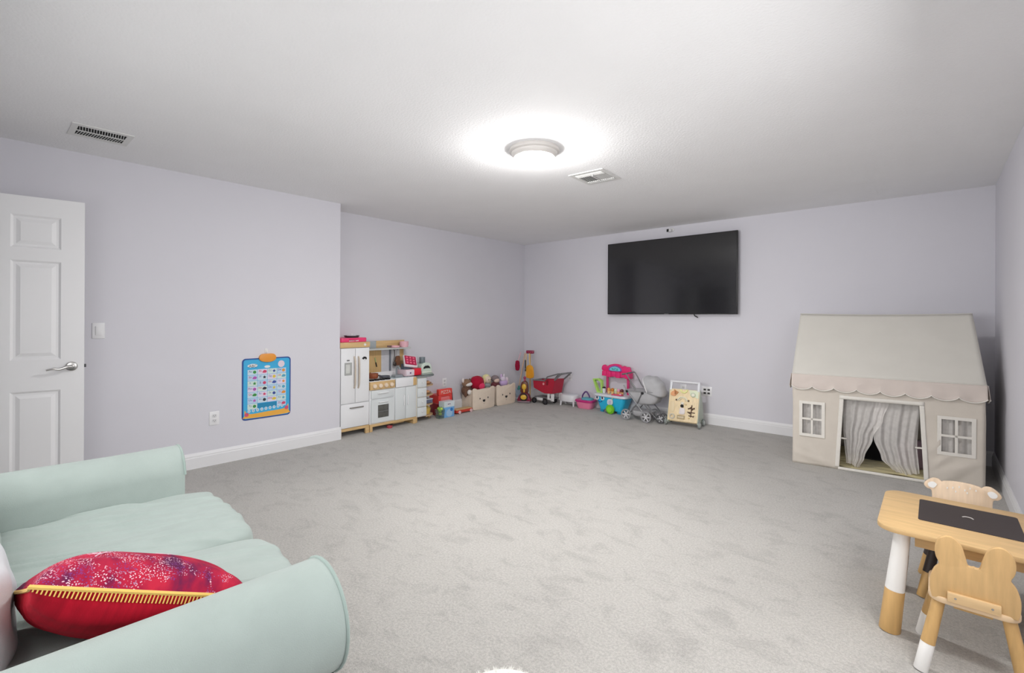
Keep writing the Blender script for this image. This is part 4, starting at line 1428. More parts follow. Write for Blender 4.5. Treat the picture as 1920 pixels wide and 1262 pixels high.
cm = at_left('toy_coffee_maker', 'sage grey toy coffee maker with dark arch on the drawer unit top', 'toy appliance', 3.715, 0.557, KX - 0.15)
B().bx(-0.085, 0.085, -0.07, 0.07, 0.0, 0.018, 0.006).build('base', plastic('sage_dark', (150, 160, 152)), cm)
B().bx(-0.078, 0.078, -0.06, 0.065, 0.018, 0.044, 0.008).build('drip_tray', plastic('sage_pale', (200, 208, 196)), cm)
arch_o = [(-0.082, 0.044), (-0.084, 0.09), (-0.07, 0.125), (-0.04, 0.145), (0.02, 0.148), (0.058, 0.13), (0.08, 0.09), (0.082, 0.044)]
B().prism(arch_o, -0.05, 0.06, 'xz', 0.006).build('housing', plastic('sage', (182, 194, 184)), cm)
B().prism([(-0.05, 0.07), (-0.048, 0.09), (-0.025, 0.108), (0.02, 0.11), (0.045, 0.094), (0.055, 0.07), (0.03, 0.078), (-0.02, 0.078)], -0.055, -0.049, 'xz').build('spout_recess', black_p, cm)
B().cyl((-0.03, 0.0, 0.14), (-0.03, 0.0, 0.215), 0.036, n=24, bev=0.003).build('hopper', plastic('slate_hopper', (96, 106, 112)), cm)

# ------------------------------------------------------------------ toys between kitchen and bear bins
pz = at_left('toy_pizza_oven', 'red toy pizza oven with PIZZA sign standing against the recessed wall', 'toy oven', 4.045, 0.0, -4.765)
B().bx(-0.118, 0.105, -0.02, 0.16, 0.15, 0.24, 0.006).build('hearth', plastic('oven_pink', (202, 104, 104)), pz)
B().bx(-0.118, 0.105, 0.0, 0.16, 0.0, 0.15, 0.004).build('stand', plastic('oven_maroon', (120, 36, 40)), pz)
ao = [(-0.12, 0.15)] + [(-0.12, 0.33), (-0.09, 0.345), (0.08, 0.345), (0.108, 0.33)] + [(0.108, 0.15)]
B().ring([(-0.12, 0.16), (-0.12, 0.262), (0.108, 0.262), (0.108, 0.16)], [(-0.085, 0.175), (-0.075, 0.245), (0.065, 0.245), (0.08, 0.175)], -0.024, 0.16).build('oven_mouth', plastic('oven_red', (196, 58, 54)), pz)
B().bx(-0.085, 0.078, -0.026, -0.016, 0.176, 0.186).build('oven_lip', plastic('oven_lip', (226, 140, 140)), pz)
sg = B().prism(rrect(-0.118, 0.106, 0.262, 0.34, 0.014), -0.03, 0.02, 'xz', 0.004).build('sign', plastic('oven_sign', (198, 62, 54)), pz)
B().text('PIZZA', 0.062, Matrix.Translation((-0.004, -0.0315, 0.298)) @ FRONT, 0.0008).build('lettering', plastic('sign_letter', (248, 216, 206)), sg, 0)
B().prism(smooth([(0.108, 0.31), (0.15, 0.285), (0.162, 0.20), (0.175, 0.06), (0.15, 0.05), (0.13, 0.12), (0.128, 0.22), (0.105, 0.26)], 3), 0.02, 0.09, 'xz', 0.004).build('side_panel', black_p, pz)

px2 = at_left('toy_box', 'picture toy box with blue front and red side beside the drawer unit', 'toy box', 3.985, 0.0, -4.60)
B().bx(-0.085, 0.085, 0, 0.105, 0, 0.20, 0.002).build('carton', plastic('carton_blue', (118, 176, 226)), px2)
B().bx(-0.086, 0.086, -0.0015, 0.10, 0.13, 0.2015).build('upper_print', plastic('carton_grey', (186, 196, 200)), px2, 0)
B().prism(circle(-0.01, 0.165, 0.032, 18, 0.026), -0.003, -0.001).build('print_disc', plastic('carton_white', (240, 240, 244)), px2)
B().prism(circle(-0.02, 0.168, 0.008, 10), -0.0042, -0.0025).prism(circle(0.006, 0.168, 0.008, 10), -0.0042, -0.0025).build('print_dots', plastic('carton_navy', (54, 62, 96)), px2)
B().prism(circle(0.0, 0.055, 0.052, 22, 0.048), -0.003, -0.001).build('print_disc', plastic('carton_pale_blue', (176, 212, 246)), px2)
B().prism(circle(0.035, 0.095, 0.022, 14), -0.0042, -0.0025).build('print_spot', plastic('carton_deep_blue', (46, 104, 168)), px2)
B().bx(0.0855, 0.0875, 0.003, 0.102, 0.002, 0.198).build('side_print', plastic('carton_red', (214, 36, 62)), px2, 0)
B().prism(circle(0.052, 0.16, 0.026, 14), 0.0875, 0.0885, 'yz').build('side_disc', plastic('carton_orange', (240, 150, 50)), px2)
bkw = at_left('toy_vegetable_basket', 'grey wire basket of green toy vegetables beside the drawer unit', 'toy basket', 3.852, 0.0, -4.625)
t = B()
for z, hw in ((0.01, 0.034), (0.045, 0.038), (0.08, 0.042), (0.11, 0.044)):
    t.tube([(-hw, -hw, z), (hw, -hw, z), (hw, hw, z), (-hw, hw, z)], 0.0025, 5, closed=True)
for k in range(20):
    s_, f_ = divmod(k, 5)
    f_ = f_ / 4 * 2 - 1
    q = [(f_, -1), (1, f_), (-f_, 1), (-1, -f_)][s_]
    t.tube([(q[0] * 0.034, q[1] * 0.034, 0.01), (q[0] * 0.044, q[1] * 0.044, 0.11)], 0.002, 5)
t.bx(-0.034, 0.034, -0.034, 0.034, 0.002, 0.008)
t.build('wire_basket', M('basket_wire', (120, 134, 128), 0.5), bkw)
for x, y, z, c in ((-0.02, -0.02, 0.10, (128, 168, 70)), (0.022, -0.01, 0.115, (166, 190, 84)), (0.0, 0.025, 0.12, (110, 150, 66)), (0.02, 0.02, 0.055, (150, 176, 90))):
    vg = at_left('toy_vegetable', {128: 'mid green toy vegetable, front left in the wire basket', 166: 'lime green toy vegetable, front right in the wire basket', 110: 'dark green toy vegetable at the back of the wire basket', 150: 'yellow-green toy vegetable low in the wire basket'}[c[0]], 'toy food', 3.852 + x * 0.7, z, -4.625 - y * 0.7, 'toy vegetables in the wire basket')
    B().ball((0, 0, 0), (0.026, 0.024, 0.022), 14).build('vegetable_body', plastic('veg_%d' % c[0], c), vg)
    B().cyl((0, 0, 0.018), (0.004, 0, 0.03), 0.005, 0.003, 8).build('stem', plastic('veg_stem', (90, 120, 56)), vg)
wt = at_left('toy_wagon', 'low red toy wagon with wooden slat top and pale wheels by the bear bins', 'toy wagon', 4.30, 0.0, -4.645)
B().bx(-0.15, 0.135, 0.0, 0.10, 0.014, 0.05, 0.004).build('wagon_body', plastic('wagon_red', (172, 56, 44)), wt)
for k in range(3):
    B().bx(-0.155, 0.13, 0.002 + 0.034 * k, 0.032 + 0.034 * k, 0.05, 0.06, 0.003).build('slat', pine, wt)
for x in (-0.10, 0.105):
    for y in (-0.006, 0.106):
        B().cyl((x, y - 0.006, 0.022), (x, y + 0.006, 0.022), 0.022, n=20, bev=0.002).build('wheel', plastic('wheel_pink', (242, 204, 204)), wt)

# ------------------------------------------------------------------ bear-faced storage bins
beige = fabric('bin_cloth', (214, 200, 183), 0.9, 0.2, 300.0)
ink_b = plastic('bear_ink', (28, 24, 24), 0.6)


def bear_bin(label, y, w_, h_, x=-4.675, rz=90):
    b = at_left('storage_bin', label, 'bin', y, 0.0, x, 'bear-faced toy bins', rz)
    hw = w_ / 2
    out = smooth([(-hw + 0.045, 0.002), (hw - 0.045, 0.002), (hw - 0.006, 0.03), (hw, 0.09), (hw, h_ - 0.05), (hw - 0.004, h_ - 0.015), (hw - 0.03, h_), (hw - 0.065, h_ - 0.008), (hw - 0.10, h_ - 0.022), (0, h_ - 0.018),
                  (-hw + 0.10, h_ - 0.022), (-hw + 0.065, h_ - 0.008), (-hw + 0.03, h_), (-hw + 0.004, h_ - 0.015), (-hw, h_ - 0.05), (-hw, 0.09), (-hw + 0.006, 0.03)], 5)
    f = B().prism(out, -0.008, 0.008, 'xz', 0.004).build('front_panel', beige, b)
    B().bx(-hw + 0.03, -hw + 0.042, 0.006, 0.24, 0.01, h_ - 0.03, 0.004).build('side_panel', beige, b)
    B().bx(hw - 0.042, hw - 0.03, 0.006, 0.24, 0.01, h_ - 0.03, 0.004).build('side_panel', beige, b)
    B().bx(-hw + 0.03, hw - 0.03, 0.232, 0.244, 0.01, h_ + 0.01, 0.004).build('back_panel', beige, b)
    B().bx(-hw + 0.04, hw - 0.04, 0.006, 0.234, 0.004, 0.014).build('bin_floor', beige, b)
    for sx in (-1, 1):
        B().prism(circle(sx * 0.078, 0.150, 0.009, 12, 0.012), -0.010, -0.007).build('eye', ink_b, f)
    B().prism(smooth([(-0.024, 0.126), (0.0, 0.130), (0.024, 0.126), (0.016, 0.104), (0, 0.098), (-0.016, 0.104)], 3), -0.011, -0.007).build('nose', ink_b, f)
    B().tube(smooth([(-0.010, -0.009, 0.078), (0, -0.010, 0.073), (0.010, -0.009, 0.078)], 3, False), 0.0018, 5).build('mouth', plastic('bear_mouth', (120, 96, 84)), f)
    return b


bear_bin('beige bear-faced storage bin on the left, holding the dog and red plush', 4.675, 0.425, 0.300)
bear_bin('beige bear-faced storage bin on the right, beside the corner broom stand', 5.135, 0.405, 0.300)


def plush(name, label, y, z, x, balls, rz=90, cat='plush toy', group=None):
    """balls: list of (part name, colour, [(centre, radii), ...])"""
    p = at_left(name, label, cat, y, z, x, group, rz)
    for nm, c, bl_ in balls:
        b = B()
        for c3, r3 in bl_:
            b.ball(c3, r3, 14)
        b.build(nm, fabric('plush_%d_%d_%d' % c, c, 0.95, 0.4, 200.0), p)
    return p


plush('plush_dog', 'brown and white plush dog hanging over the side of the left bear bin', 4.465, 0.20, -4.80, [
    ('body', (98, 72, 58), [((0.015, 0.02, 0.06), (0.075, 0.06, 0.075)), ((-0.035, -0.02, 0.03), (0.026, 0.024, 0.055)), ((0.07, -0.02, 0.02), (0.026, 0.024, 0.05))]),
    ('head', (122, 96, 76), [((0.0, 0.0, 0.165), (0.072, 0.055, 0.058))]),
    ('muzzle', (240, 236, 232), [((0.016, -0.03, 0.150), (0.062, 0.036, 0.030))]),
    ('ear', (236, 226, 222), [((-0.066, -0.005, 0.205), (0.016, 0.012, 0.034))]),
    ('ear', (92, 70, 56), [((0.062, 0.0, 0.195), (0.018, 0.014, 0.03))]),
    ('paw', (242, 238, 234), [((0.016, -0.045, 0.042), (0.036, 0.026, 0.036))])], group=None)
plush('plush_heart', 'large dark red round plush with pink belly in the left bear bin', 4.67, 0.21, -4.80, [
    ('body', (150, 16, 44), [((0, 0.0, 0.135), (0.115, 0.085, 0.105)), ((-0.045, 0, 0.175), (0.06, 0.06, 0.06)), ((0.045, 0, 0.165), (0.06, 0.06, 0.06))]),
    ('belly', (196, 52, 88), [((0.02, -0.075, 0.095), (0.058, 0.022, 0.05))])])
plush('plush_doll', 'pale yellow-haired plush doll between the two bear bins', 4.885, 0.245, -4.82, [
    ('head', (232, 212, 190), [((0, -0.012, 0.13), (0.058, 0.05, 0.055))]),
    ('hair', (222, 214, 160), [((0, 0.014, 0.150), (0.068, 0.052, 0.055)), ((-0.055, 0.0, 0.11), (0.02, 0.022, 0.045)), ((0.055, 0.0, 0.11), (0.02, 0.022, 0.045))]),
    ('dress', (134, 138, 140), [((0.0, 0, 0.045), (0.062, 0.05, 0.042))]),
    ('eye', (50, 60, 60), [((-0.02, -0.06, 0.13), (0.007, 0.004, 0.008)), ((0.022, -0.06, 0.13), (0.007, 0.004, 0.008))])])
plush('plush_monkey', 'grey-haired plush with brown vest in the right bear bin', 5.06, 0.22, -4.82, [
    ('hair', (120, 108, 110), [((0, 0.006, 0.152), (0.066, 0.054, 0.05))]),
    ('face', (226, 200, 186), [((0.0, -0.028, 0.125), (0.05, 0.036, 0.034))]),
    ('vest', (96, 52, 56), [((0.0, 0, 0.055), (0.08, 0.055, 0.058))])])
plush('plush_rabbit', 'lilac and white patterned plush at the right end of the right bear bin', 5.235, 0.22, -4.82, [
    ('body', (184, 160, 200), [((0, 0, 0.07), (0.075, 0.055, 0.06))]),
    ('head', (226, 214, 230), [((-0.02, -0.01, 0.130), (0.045, 0.04, 0.04))]),
    ('ear', (204, 176, 214), [((-0.045, 0, 0.175), (0.016, 0.012, 0.036))]),
    ('ear', (236, 228, 238), [((0.015, 0, 0.172), (0.016, 0.012, 0.036))]),
    ('arm', (238, 222, 232), [((0.065, -0.01, 0.105), (0.03, 0.026, 0.05))])])
plush('plush_ball', 'small white plush ball tucked at the right edge of the right bear bin', 5.325, 0.262, -4.82, [
    ('body', (236, 232, 228), [((0, 0, 0.03), (0.03, 0.028, 0.03))]), ('tuft', (224, 218, 212), [((0.004, 0, 0.06), (0.01, 0.01, 0.012))])], cat='plush toy')

# ------------------------------------------------------------------ cleaning set in the corner
st = thing('toy_broom_stand', 'wooden toy broom stand with dark red head in the far corner', 'toy stand', (-4.655, 5.665, 0), R(20))
B().cyl((0, 0, 0), (0, 0, 0.022), 0.09, n=28, bev=0.004).build('base', pine, st)
B().cyl((0, 0, 0.02), (0, 0, 0.73), 0.011, n=12).build('pole', pine_v, st)
B().bx(-0.062, 0.062, -0.025, 0.025, 0.715, 0.765, 0.012).build('head', plastic('stand_maroon', (126, 30, 62)), st)
for k in range(4):
    x = -0.048 + 0.032 * k
    B().cyl((x, -0.025, 0.735), (x, -0.045, 0.738), 0.005, n=10).build('peg', plastic('stand_rose', (176, 80, 100)), st)
br_ = thing('toy_broom', 'toy broom with pale blue brush and teal collar on the corner stand', 'toy broom', (-4.79, 5.56, 0), R(20))
B().cyl((0, 0, 0.20), (0.085, 0.035, 0.72), 0.009, n=12).build('handle', M('broom_pale_wood', (224, 190, 160), 0.5), br_)
B().cyl((0, 0, 0.16), (0, 0, 0.22), 0.028, 0.012, n=16).build('collar', plastic('teal', (52, 130, 124)), br_)
t = B()
for k in range(9):
    t.box((-0.04 + 0.01 * k, 0, 0.10), (0.0088, 0.034, 0.13), 0.002, (0, R((k - 4) * 2.2), 0))
t.build('bristles', M('pale_blue_bristle', (186, 204, 222), 0.8, 0.1, 40), br_)
B().box((0, 0.0, 0.02), (0.095, 0.045, 0.04), 0.01).build('mop_cloth', fabric('mop_white', (224, 220, 228)), br_)
mp_ = thing('toy_mop', 'toy mop with slim wooden handle beside the broom on the corner stand', 'toy mop', (-4.648, 5.545, 0), R(20))
B().cyl((0, 0, 0.06), (0.0, 0.035, 0.72), 0.008, n=12).build('handle', M('mop_wood', (226, 196, 150), 0.5), mp_)
B().box((0, 0, 0.04), (0.09, 0.05, 0.05), 0.012).build('mop_head', fabric('mop_grey', (150, 140, 150)), mp_)
ds = thing('toy_duster', 'dark red toy duster hanging on the left of the corner stand', 'toy duster', (-4.80, 5.535, 0.45), R(20))
B().cyl((0.012, 0.0, 0.15), (0.045, 0.02, 0.285), 0.008, n=12).build('handle', plastic('duster_handle', (190, 150, 160)), ds)
B().puff((0, 0, 0.08), (0.07, 0.045, 0.16), 3, 10, lambda q: (0.006 * mnoise.noise(q * 5), 0.006 * mnoise.noise(q * 5 + Vector((3, 0, 0))), 0)).build('duster_head', fabric('duster_red', (134, 20, 50), 0.95, 0.6, 90.0), ds)
dp = thing('toy_dustpan', 'yellow-orange toy dustpan hanging on the right of the corner stand', 'toy dustpan', (-4.59, 5.575, 0.36), R(12))
B().prism(smooth([(-0.065, 0.0), (0.06, 0.0), (0.062, 0.12), (0.045, 0.17), (0.0, 0.19), (-0.045, 0.175), (-0.066, 0.12)], 4), 0.0, 0.018, 'xz', 0.005).build('pan', plastic('mustard', (226, 160, 44)), dp)
B().prism(smooth([(-0.05, 0.004), (0.045, 0.004), (0.046, 0.11), (0.0, 0.13), (-0.048, 0.11)], 4), -0.003, 0.002, 'xz').build('pan_recess', plastic('mustard_dark', (208, 142, 36)), dp)
B().tube([(0.0, 0.01, 0.18), (-0.012, 0.012, 0.26), (-0.022, 0.03, 0.365)], 0.008, 10).build('handle', plastic('mustard_handle', (222, 190, 130)), dp)
sb_ = thing('strap', 'short black strap hanging between the handles of the corner stand', 'strap', (-4.648, 5.545, 0.44), R(20))
B().box((0, 0, 0.10), (0.018, 0.010, 0.17), 0.003).build('webbing', black_p, sb_)
B().box((0, -0.006, 0.05), (0.014, 0.004, 0.018), 0.001).build('buckle', grey_p, sb_)
vc = thing('toy_vacuum', 'dark red and yellow toy upright vacuum in front of the corner stand', 'toy vacuum', (-4.592, 5.46, 0), R(28))
B().prism(smooth([(-0.09, 0.02), (0.09, 0.02), (0.088, 0.07), (0.055, 0.13), (0.0, 0.145), (-0.055, 0.13), (-0.09, 0.07)], 4), -0.06, 0.06, 'xz', 0.012).build('body', plastic('vacuum_maroon', (112, 22, 48)), vc)
B().cyl((0, -0.062, 0.085), (0, -0.067, 0.085), 0.062, n=28).build('window_rim', plastic('vacuum_dark', (44, 30, 28)), vc)
B().prism(circle(0, 0.085, 0.046, 24, 0.036), -0.078, -0.064, 'xz', 0.004).build('yellow_dial', plastic('vacuum_yellow', (242, 196, 70)), vc)
B().prism(smooth([(-0.05, 0.145), (0.05, 0.145), (0.055, 0.25), (0.03, 0.31), (-0.03, 0.31), (-0.055, 0.25)], 4), -0.035, 0.035, 'xz', 0.01).build('neck', plastic('vacuum_brown', (88, 44, 30)), vc)
B().ball((0, -0.032, 0.235), (0.036, 0.016, 0.046), 16).ball((0, -0.03, 0.175), (0.016, 0.012, 0.03), 12).build('dust_bag', plastic('vacuum_yellow', (242, 196, 70)), vc)
B().cyl((0, 0, 0.30), (0, 0.01, 0.36), 0.014, n=14).ball((0, 0.01, 0.365), 0.022, 12).build('handle', plastic('vacuum_rose', (140, 50, 84)), vc)
B().bx(-0.092, 0.098, -0.09, 0.05, 0.006, 0.028, 0.008).build('foot', plastic('vacuum_grey', (120, 104, 112)), vc)


def wheel(parent, c, axis, r, w_, tyre, hub, name='wheel', spokes=0, hubr=0.5):
    """a tyre with a hub; axis is a horizontal direction in local coordinates"""
    ax = Vector((math.cos(axis), math.sin(axis), 0))
    m = Matrix.Translation(c) @ ax.to_track_quat('Z', 'Y').to_matrix().to_4x4()
    t = B().lathe([(r * 0.80, -w_ / 2), (r * 0.93, -w_ / 2), (r, -w_ * 0.28), (r, w_ * 0.28), (r * 0.93, w_ / 2), (r * 0.80, w_ / 2), (r * 0.74, w_ * 0.3), (r * 0.74, -w_ * 0.3), (r * 0.80, -w_ / 2)], n=28, mtx=m)
    tw = t.build(name, tyre, parent)
    h = B()
    if spokes:
        h.lathe([(0, -w_ * 0.45), (r * 0.22, -w_ * 0.45), (r * 0.22, w_ * 0.45), (0, w_ * 0.45)], n=16, mtx=m)
        for k in range(spokes):
            a = k * 2 * PI / spokes
            t2 = bmesh.new()
            bmesh.ops.create_cube(t2, size=1.0)
            bmesh.ops.scale(t2, vec=(r * 0.62, r * 0.20, w_ * 0.4), verts=t2.verts)
            h._add(t2, m @ Matrix.Rotation(a, 4, 'Z') @ Matrix.Translation((r * 0.46, 0, 0)))
    else:
        h.lathe([(0, -w_ * 0.46), (r * hubr, -w_ * 0.46), (r * 0.78, -w_ * 0.2), (r * 0.78, w_ * 0.2), (r * hubr, w_ * 0.46), (0, w_ * 0.46)], n=24, mtx=m)
    h.build('hub', hub, tw)
    return tw


# ------------------------------------------------------------------ red toy shopping cart
cart = thing('toy_shopping_cart', 'dark red toy shopping cart with grey handle near the corner', 'toy cart', (-4.258, 5.61, 0), R(-4))
crm = plastic('cart_red', (156, 22, 48))
cgm = plastic('cart_grey', (104, 104, 106))


def loft(rings, cap0=True, cap1=True):
    t = bmesh.new()
    V_ = [[t.verts.new(p) for p in r_] for r_ in rings]
    n = len(V_[0])
    for a, b in zip(V_, V_[1:]):
        for i in range(n):
            t.faces.new((a[i], a[(i + 1) % n], b[(i + 1) % n], b[i]))
    if cap0:
        t.faces.new(V_[0][::-1])
    if cap1:
        t.faces.new(V_[-1])
    bmesh.ops.recalc_face_normals(t, faces=t.faces)
    bb_ = B()
    bb_._add(t)
    return bb_


side_o = [(-0.205, 0.335), (0.215, 0.385), (0.165, 0.175), (0.02, 0.165), (-0.04, 0.178), (-0.195, 0.228)]
bs_ = B()
for y in (-0.105, 0.105):
    bs_.prism(side_o, y - 0.006, y + 0.006, 'xz', 0.003)
bs_.prism([(-0.205, 0.335), (-0.195, 0.228), (-0.187, 0.228), (-0.197, 0.335)], -0.105, 0.105).prism([(0.215, 0.385), (0.165, 0.175), (0.157, 0.175), (0.207, 0.385)], -0.105, 0.105)
bs_.prism([(-0.195, 0.228), (-0.04, 0.178), (0.02, 0.165), (0.165, 0.175), (0.165, 0.185), (0.02, 0.175), (-0.04, 0.188), (-0.195, 0.238)], -0.105, 0.105)
bs_.build('basket', crm, cart, 20)
B().prism([(0.055, 0.36), (0.095, 0.364), (0.09, 0.29), (0.06, 0.29)], -0.118, -0.109).build('side_slot', plastic('cart_dark_red', (110, 14, 34)), cart)
B().tube([(-0.21, -0.11, 0.34), (0.0, -0.112, 0.350), (0.02, -0.112, 0.345), (0.08, -0.112, 0.412), (0.28, -0.11, 0.472), (0.34, -0.108, 0.478)], 0.010, 8).tube([(-0.21, 0.11, 0.34), (0.0, 0.112, 0.350), (0.02, 0.112, 0.345), (0.08, 0.112, 0.412), (0.28, 0.11, 0.472), (0.34, 0.108, 0.478)], 0.010, 8).tube([(-0.21, -0.11, 0.34), (-0.21, 0.11, 0.34)], 0.010, 8).build('rim', cgm, cart)
B().tube([(0.34, -0.108, 0.478), (0.34, 0.108, 0.478)], 0.013, 10).tube([(0.21, -0.108, 0.375), (0.335, -0.108, 0.475)], 0.012, 8).tube([(0.21, 0.108, 0.375), (0.335, 0.108, 0.475)], 0.012, 8).build('handle', cgm, cart)
B().cyl((0.005, -0.112, 0.302), (0.005, -0.117, 0.302), 0.017, n=18).build('round_badge', plastic('cart_badge', (232, 160, 166)), cart)
B().bx(-0.20, 0.14, -0.09, 0.09, 0.085, 0.10, 0.005).build('undertray', cgm, cart)
for y in (-0.0875, 0.0875):
    B().bx(0.06, 0.10, y - 0.007, y + 0.007, 0.09, 0.172, 0.005).bx(0.125, 0.185, y - 0.007, y + 0.007, 0.06, 0.168, 0.006).bx(0.06, 0.15, y - 0.006, y + 0.006, 0.075, 0.10, 0.005).build('leg_plate', white_p, cart)
    B().bx(-0.15, -0.03, y - 0.007, y + 0.007, 0.048, 0.088, 0.006).build('wheel_plate', white_p, cart)
for x in (-0.185, 0.03):
    for y in (-0.105, 0.105):
        wheel(cart, (x, y, 0.042), PI / 2, 0.042, 0.026, black_p, dark_p)

# ------------------------------------------------------------------ white stool
so = thing('step_stool', 'low white oval toddler stool between the red cart and pink basket', 'stool', (-3.952, 5.715, 0), R(3))
ov_ = [(0.142 * math.copysign(abs(math.cos(k * PI / 18)) ** 0.8, math.cos(k * PI / 18)), 0.10 * math.copysign(abs(math.sin(k * PI / 18)) ** 0.8, math.sin(k * PI / 18))) for k in range(36)]
B().prism(ov_, 0.062, 0.158, 'xy', 0.012).build('seat', plastic('stool_white', (236, 237, 240)), so)
B().prism([(x * 0.88, y * 0.88) for x, y in ov_], 0.156, 0.162, 'xy', 0.002).build('top_pad', plastic('stool_grey', (206, 210, 214)), so)
for sx in (-1, 1):
    for sy in (-1, 1):
        B().cyl((sx * 0.108, sy * 0.068, 0.0), (sx * 0.104, sy * 0.062, 0.08), 0.012, 0.016, 14).build('leg', MATS['toy_stool_white'], so)

# ------------------------------------------------------------------ pink picnic basket
pk = thing('toy_picnic_basket', 'pink toy basket with purple handle and teal lining on the carpet', 'toy basket', (-3.655, 5.69, 0), R(4))


def rr_ring(hx, hy, r, z):
    return [(x, y, z) for x, y in rrect(-hx, hx, -hy, hy, r)]


loft([rr_ring(0.100, 0.070, 0.04, 0.002), rr_ring(0.116, 0.080, 0.045, 0.04), rr_ring(0.128, 0.088, 0.05, 0.10)]).build('tub', plastic('tub_pink', (236, 134, 168)), pk)
loft([rr_ring(0.134, 0.094, 0.05, 0.092), rr_ring(0.140, 0.098, 0.05, 0.106), rr_ring(0.136, 0.096, 0.05, 0.122), rr_ring(0.120, 0.082, 0.045, 0.124)]).build('rim', plastic('rim_magenta', (168, 36, 104)), pk)
B().puff((0.025, 0.0, 0.128), (0.17, 0.13, 0.05), 3, 10, lambda q: (0, 0, 0.008 * mnoise.noise(q * 4))).build('lining', fabric('teal_cloth', (84, 150, 164)), pk)
B().tube(smooth([(-0.058, 0, 0.12), (-0.05, 0, 0.18), (0.0, 0, 0.232), (0.05, 0, 0.18), (0.058, 0, 0.12)], 6, False), 0.011, 10).build('handle', plastic('purple', (84, 58, 106)), pk)

# ------------------------------------------------------------------ ice-cream cart
ic = thing('toy_ice_cream_cart', 'blue toy ice-cream cart with smiling face and pink canopy', 'toy cart', (-3.215, 5.695, 0), R(-3))
cyan = plastic('cart_cyan', (40, 164, 200))
loft([rr_ring(0.165, 0.085, 0.03, 0.035), rr_ring(0.185, 0.10, 0.04, 0.09), rr_ring(0.232, 0.115, 0.05, 0.215)]).build('body', cyan, ic)
loft([rr_ring(0.245, 0.125, 0.055, 0.212), rr_ring(0.262, 0.135, 0.06, 0.222), rr_ring(0.260, 0.132, 0.06, 0.246), rr_ring(0.23, 0.11, 0.05, 0.248)]).build('counter', plastic('counter_white', (228, 232, 240)), ic)
pinkm = plastic('canopy_pink', (226, 44, 116))
for x in (-0.148, 0.175):
    B().box((x, 0.07, 0.36), (0.034, 0.022, 0.25), 0.004).build('post', plastic('post_raspberry', (182, 52, 104)), ic)
aw = B()
for k in range(6):
    x = -0.165 + 0.072 * k
    aw.prism([(x - 0.036, 0.478 - (0.012 if k % 2 else 0.0)), (x + 0.036, 0.478 - (0.012 if k % 2 else 0.0)), (x + 0.033, 0.545), (x - 0.033, 0.545)], 0.005 - 0.004 * (k % 2), 0.10, 'xz', 0.006)
aw.build('awning', pinkm, ic)
sgn = smooth([(-0.20, 0.545), (-0.215, 0.60), (-0.18, 0.628), (-0.135, 0.608), (-0.10, 0.628), (-0.03, 0.648), (0.05, 0.645), (0.105, 0.62), (0.13, 0.632), (0.17, 0.618), (0.20, 0.622), (0.222, 0.59), (0.212, 0.545), (0.0, 0.54)], 4)
cs = B().prism(sgn, 0.03, 0.07, 'xz', 0.006).build('canopy_sign', pinkm, ic)
B().prism(smooth([(-0.095, 0.555), (-0.085, 0.60), (0.0, 0.628), (0.085, 0.60), (0.095, 0.555), (0.0, 0.550)], 4), 0.022, 0.032, 'xz', 0.002).build('sign_plate', plastic('sign_violet', (120, 82, 150)), cs)
B().prism(smooth([(-0.078, 0.560), (-0.068, 0.593), (0.0, 0.614), (0.068, 0.593), (0.078, 0.560), (0.0, 0.556)], 4), 0.016, 0.024, 'xz', 0.002).build('sign_picture', plastic('sign_teal', (110, 184, 196)), cs)
t = B()
for k, (x, z, w_) in enumerate(((-0.036, 0.588, 0.03), (0.004, 0.592, 0.034), (0.040, 0.585, 0.026), (-0.02, 0.572, 0.05), (0.035, 0.570, 0.04))):
    t.box((x, 0.0145, z), (w_, 0.003, 0.009), 0.001)
t.build('sign_print', plastic('sign_green', (44, 140, 130)), cs, 0)
for x in (-0.188, -0.105):
    e_ = B().prism(circle(x, 0.188, 0.028, 18, 0.026), -0.132, -0.112, 'xz', 0.004, mtx=Matrix.Translation((0, 0.012, 0))).build('eye', white_p, ic)
    B().prism(circle(x, 0.196, 0.012, 12, 0.018), -0.136, -0.130, 'xz', mtx=Matrix.Translation((0, 0.012, 0))).build('pupil', plastic('pupil_navy', (24, 40, 70)), e_)
B().tube(smooth([(-0.178, -0.108, 0.150), (-0.155, -0.110, 0.136), (-0.128, -0.111, 0.140), (-0.118, -0.112, 0.150)], 4, False), 0.006, 8).build('smile', plastic('smile_blue', (24, 84, 140)), ic)
B().box((-0.145, -0.03, 0.02), (0.055, 0.09, 0.045), 0.01).box((0.125, -0.03, 0.02), (0.07, 0.09, 0.045), 0.01).build('foot', plastic('cart_deep_cyan', (30, 128, 164)), ic)
wheel(ic, (-0.07, -0.085, 0.026), PI / 2, 0.026, 0.02, plastic('wheel_slate', (96, 100, 120)), grey_p)
mc_ = B().tube(smooth([(0.06, -0.125, 0.215), (0.045, -0.13, 0.19)], 3, False), 0.004, 6).build('menu_string', plastic('string_yellow', (222, 206, 120)), ic)
cdp = smooth([(-0.02, 0.125), (0.035, 0.12), (0.06, 0.14), (0.055, 0.185), (0.02, 0.195), (-0.018, 0.18)], 3)
mn = B().prism([(x + 0.0, z) for x, z in cdp], -0.128, -0.120).build('menu_card', plastic('card_white', (236, 238, 246)), ic)
t = B()
for k in range(4):
    t.box((0.018, -0.129, 0.172 - 0.012 * k), (0.045 - 0.008 * (k % 2), 0.002, 0.004))
t.build('menu_print', plastic('card_print', (150, 130, 180)), mn, 0)
sc2_ = thing('toy_scoop_disc', 'round lime green toy disc leaning against the ice-cream cart front', 'toy', (-3.19, 5.535, 0), R(-3))
B().cyl((0, 0, 0.062), (0, 0.03, 0.066), 0.062, n=30, bev=0.006).build('disc', plastic('lime', (104, 172, 36)), sc2_)
